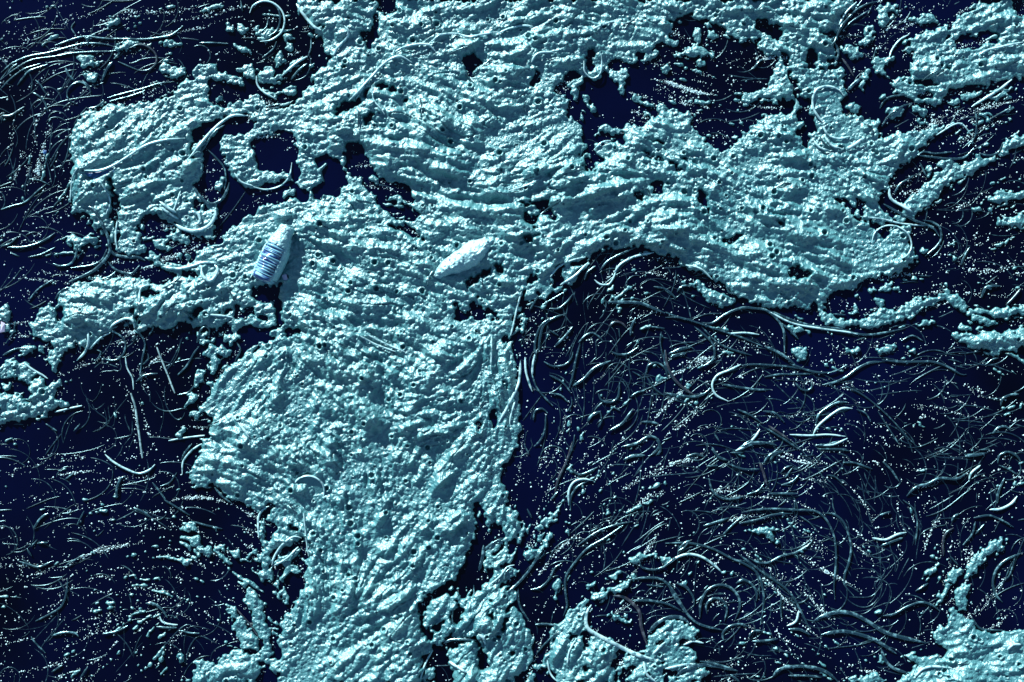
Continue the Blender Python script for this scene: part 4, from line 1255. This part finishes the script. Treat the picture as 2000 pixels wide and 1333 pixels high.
# ------------------------------------------------------------------ the foam-coated lump (a bottle-shaped thing under thick froth)
lump = bpy.data.objects.new('foam_covered_lump', None); COL.objects.link(lump)
tag(lump, 'long bottle-shaped lump under thick pale foam, brightest thing on the raft', 'debris')
LL = frame_obj(lump, 845, 538, 968, 472, 8)
ax_, ay_ = math.cos(math.atan2(472-538, 968-845)), math.sin(math.atan2(472-538, 968-845)); LN = math.hypot(968-845, 472-538)
lu = ((GX-845)*ax_+(GY-538)*ay_)/LN; lv = -(GX-845)*ay_+(GY-538)*ax_
lv = lv + 3.0*gnoise(14) + 1.0*gnoise(5)
half = 31*np.clip(np.sin(math.pi*np.clip(lu, 0.0, 1.0)**0.72), 0, 1)**0.6*(0.55+0.45*np.clip(lu, 0, 1))
prof_ = half*np.sqrt(np.clip(1-(lv/np.maximum(half, 1e-3))**2, 0, 1))
ZL = np.where(prof_ > 0.5, HB*0.5+prof_*1.05+0.9*D1+0.7*gnoise(1.8)+1.0*gnoise(6), HB*0.4-6)
cm = (prof_[:-1, :-1] > 0.5) | (prof_[1:, :-1] > 0.5) | (prof_[:-1, 1:] > 0.5) | (prof_[1:, 1:] > 0.5)
keepV = VZ[:, 2].copy(); VZ[:, 2] = ZL.ravel()*S
V, F = cells_mesh(np.nonzero(cm.ravel())[0]); VZ[:, 2] = keepV
lo_ = lump.location; ca, sa = math.cos(lump.rotation_euler.z), math.sin(lump.rotation_euler.z)
V = V-np.array(lo_); V = np.stack([V[:, 0]*ca+V[:, 1]*sa, -V[:, 0]*sa+V[:, 1]*ca, V[:, 2]], -1)
link_mesh('foam_coat', V, F, M_FOAM_PALE, lump)
V, F = lathe([(LL*0.06, 0), (LL*0.06, 7*S), (LL*0.16, 7*S), (LL*0.34, 17*S), (LL*0.5, 18*S), (LL*0.8, 18*S), (LL*0.83, 14*S), (LL*0.83, 0)], 24); link_mesh('bottle_core', V, F, M_PLASTIC, lump)

# ------------------------------------------------------------------ a round lid, half buried
lid = bpy.data.objects.new('round_lid', None); COL.objects.link(lid)
tag(lid, 'round foam-filled lid half buried in the main raft, upper rim showing', 'lid')
zl = float(sample(HB, np.array([603.]), np.array([957.]))[0])
lid.location = wp(603, 958, zl-6); lid.rotation_euler = (math.radians(15), 0, 0); RL = 31*S
def zl_lathe(prof, seg=48):
    V, F = lathe(prof, seg); return [(v[1], v[2], v[0]) for v in V], F
V, F = zl_lathe([(0.0, RL*0.93), (0.004, RL*0.93), (0.0075, RL*0.95), (0.0085, RL*0.99), (0.0075, RL*1.03), (0.0, RL*1.04)]); link_mesh('rim', V, F, M_WEED_COAT, lid)
V, F = zl_lathe([(0.0035, 0.0), (0.0030, RL*0.3), (0.0028, RL*0.7), (0.0020, RL*0.95)]); link_mesh('filling', V, F, M_FOAM, lid)
# ------------------------------------------------------------------ scraps of plastic film, and one blue sheet standing in for shade
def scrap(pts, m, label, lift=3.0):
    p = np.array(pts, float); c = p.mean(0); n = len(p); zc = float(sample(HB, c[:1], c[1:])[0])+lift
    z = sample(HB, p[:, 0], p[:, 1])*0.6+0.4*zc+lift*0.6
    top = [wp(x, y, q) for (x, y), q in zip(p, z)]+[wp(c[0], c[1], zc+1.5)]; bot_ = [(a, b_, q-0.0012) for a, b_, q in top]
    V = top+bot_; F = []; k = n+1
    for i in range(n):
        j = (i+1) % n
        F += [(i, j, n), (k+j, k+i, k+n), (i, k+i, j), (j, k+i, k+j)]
    tag(link_mesh('plastic_or_shade_scrap', V, F, m, smooth=False, origin=wp(c[0], c[1])), label, 'scrap')
scrap([(169,340),(197,337),(222,329),(226,336),(210,344),(186,350),(174,346)], M_SCRAP_SHADE, 'flat blue sheet standing in for shade on the square-cornered foam patch at upper left', 1.0)  # no plastic here: thin blue sheet painted as the shadowed underside of the patch
scrap([(84,292),(90,294),(89,302),(83,300)], M_SCRAP_SHADE, 'tiny blue plastic scrap on the brown weed at the left edge')
scrap([(551,538),(560,536),(564,549),(557,554)], M_LILAC, 'small pale lilac plastic scrap beside the base of the bottle')
scrap([(2,628),(10,632),(9,648),(0,650)], M_LILAC, 'pale lilac plastic scrap at the left edge beside the foam tongue')
print('patches', len(PATCH), 'strands', len(ALL), 'drift', made)

print('triangles', sum(sum(len(p.vertices)-2 for p in m.polygons) if len(m.polygons) < 20000 else len(m.loops)-2*len(m.polygons) for m in bpy.data.meshes))
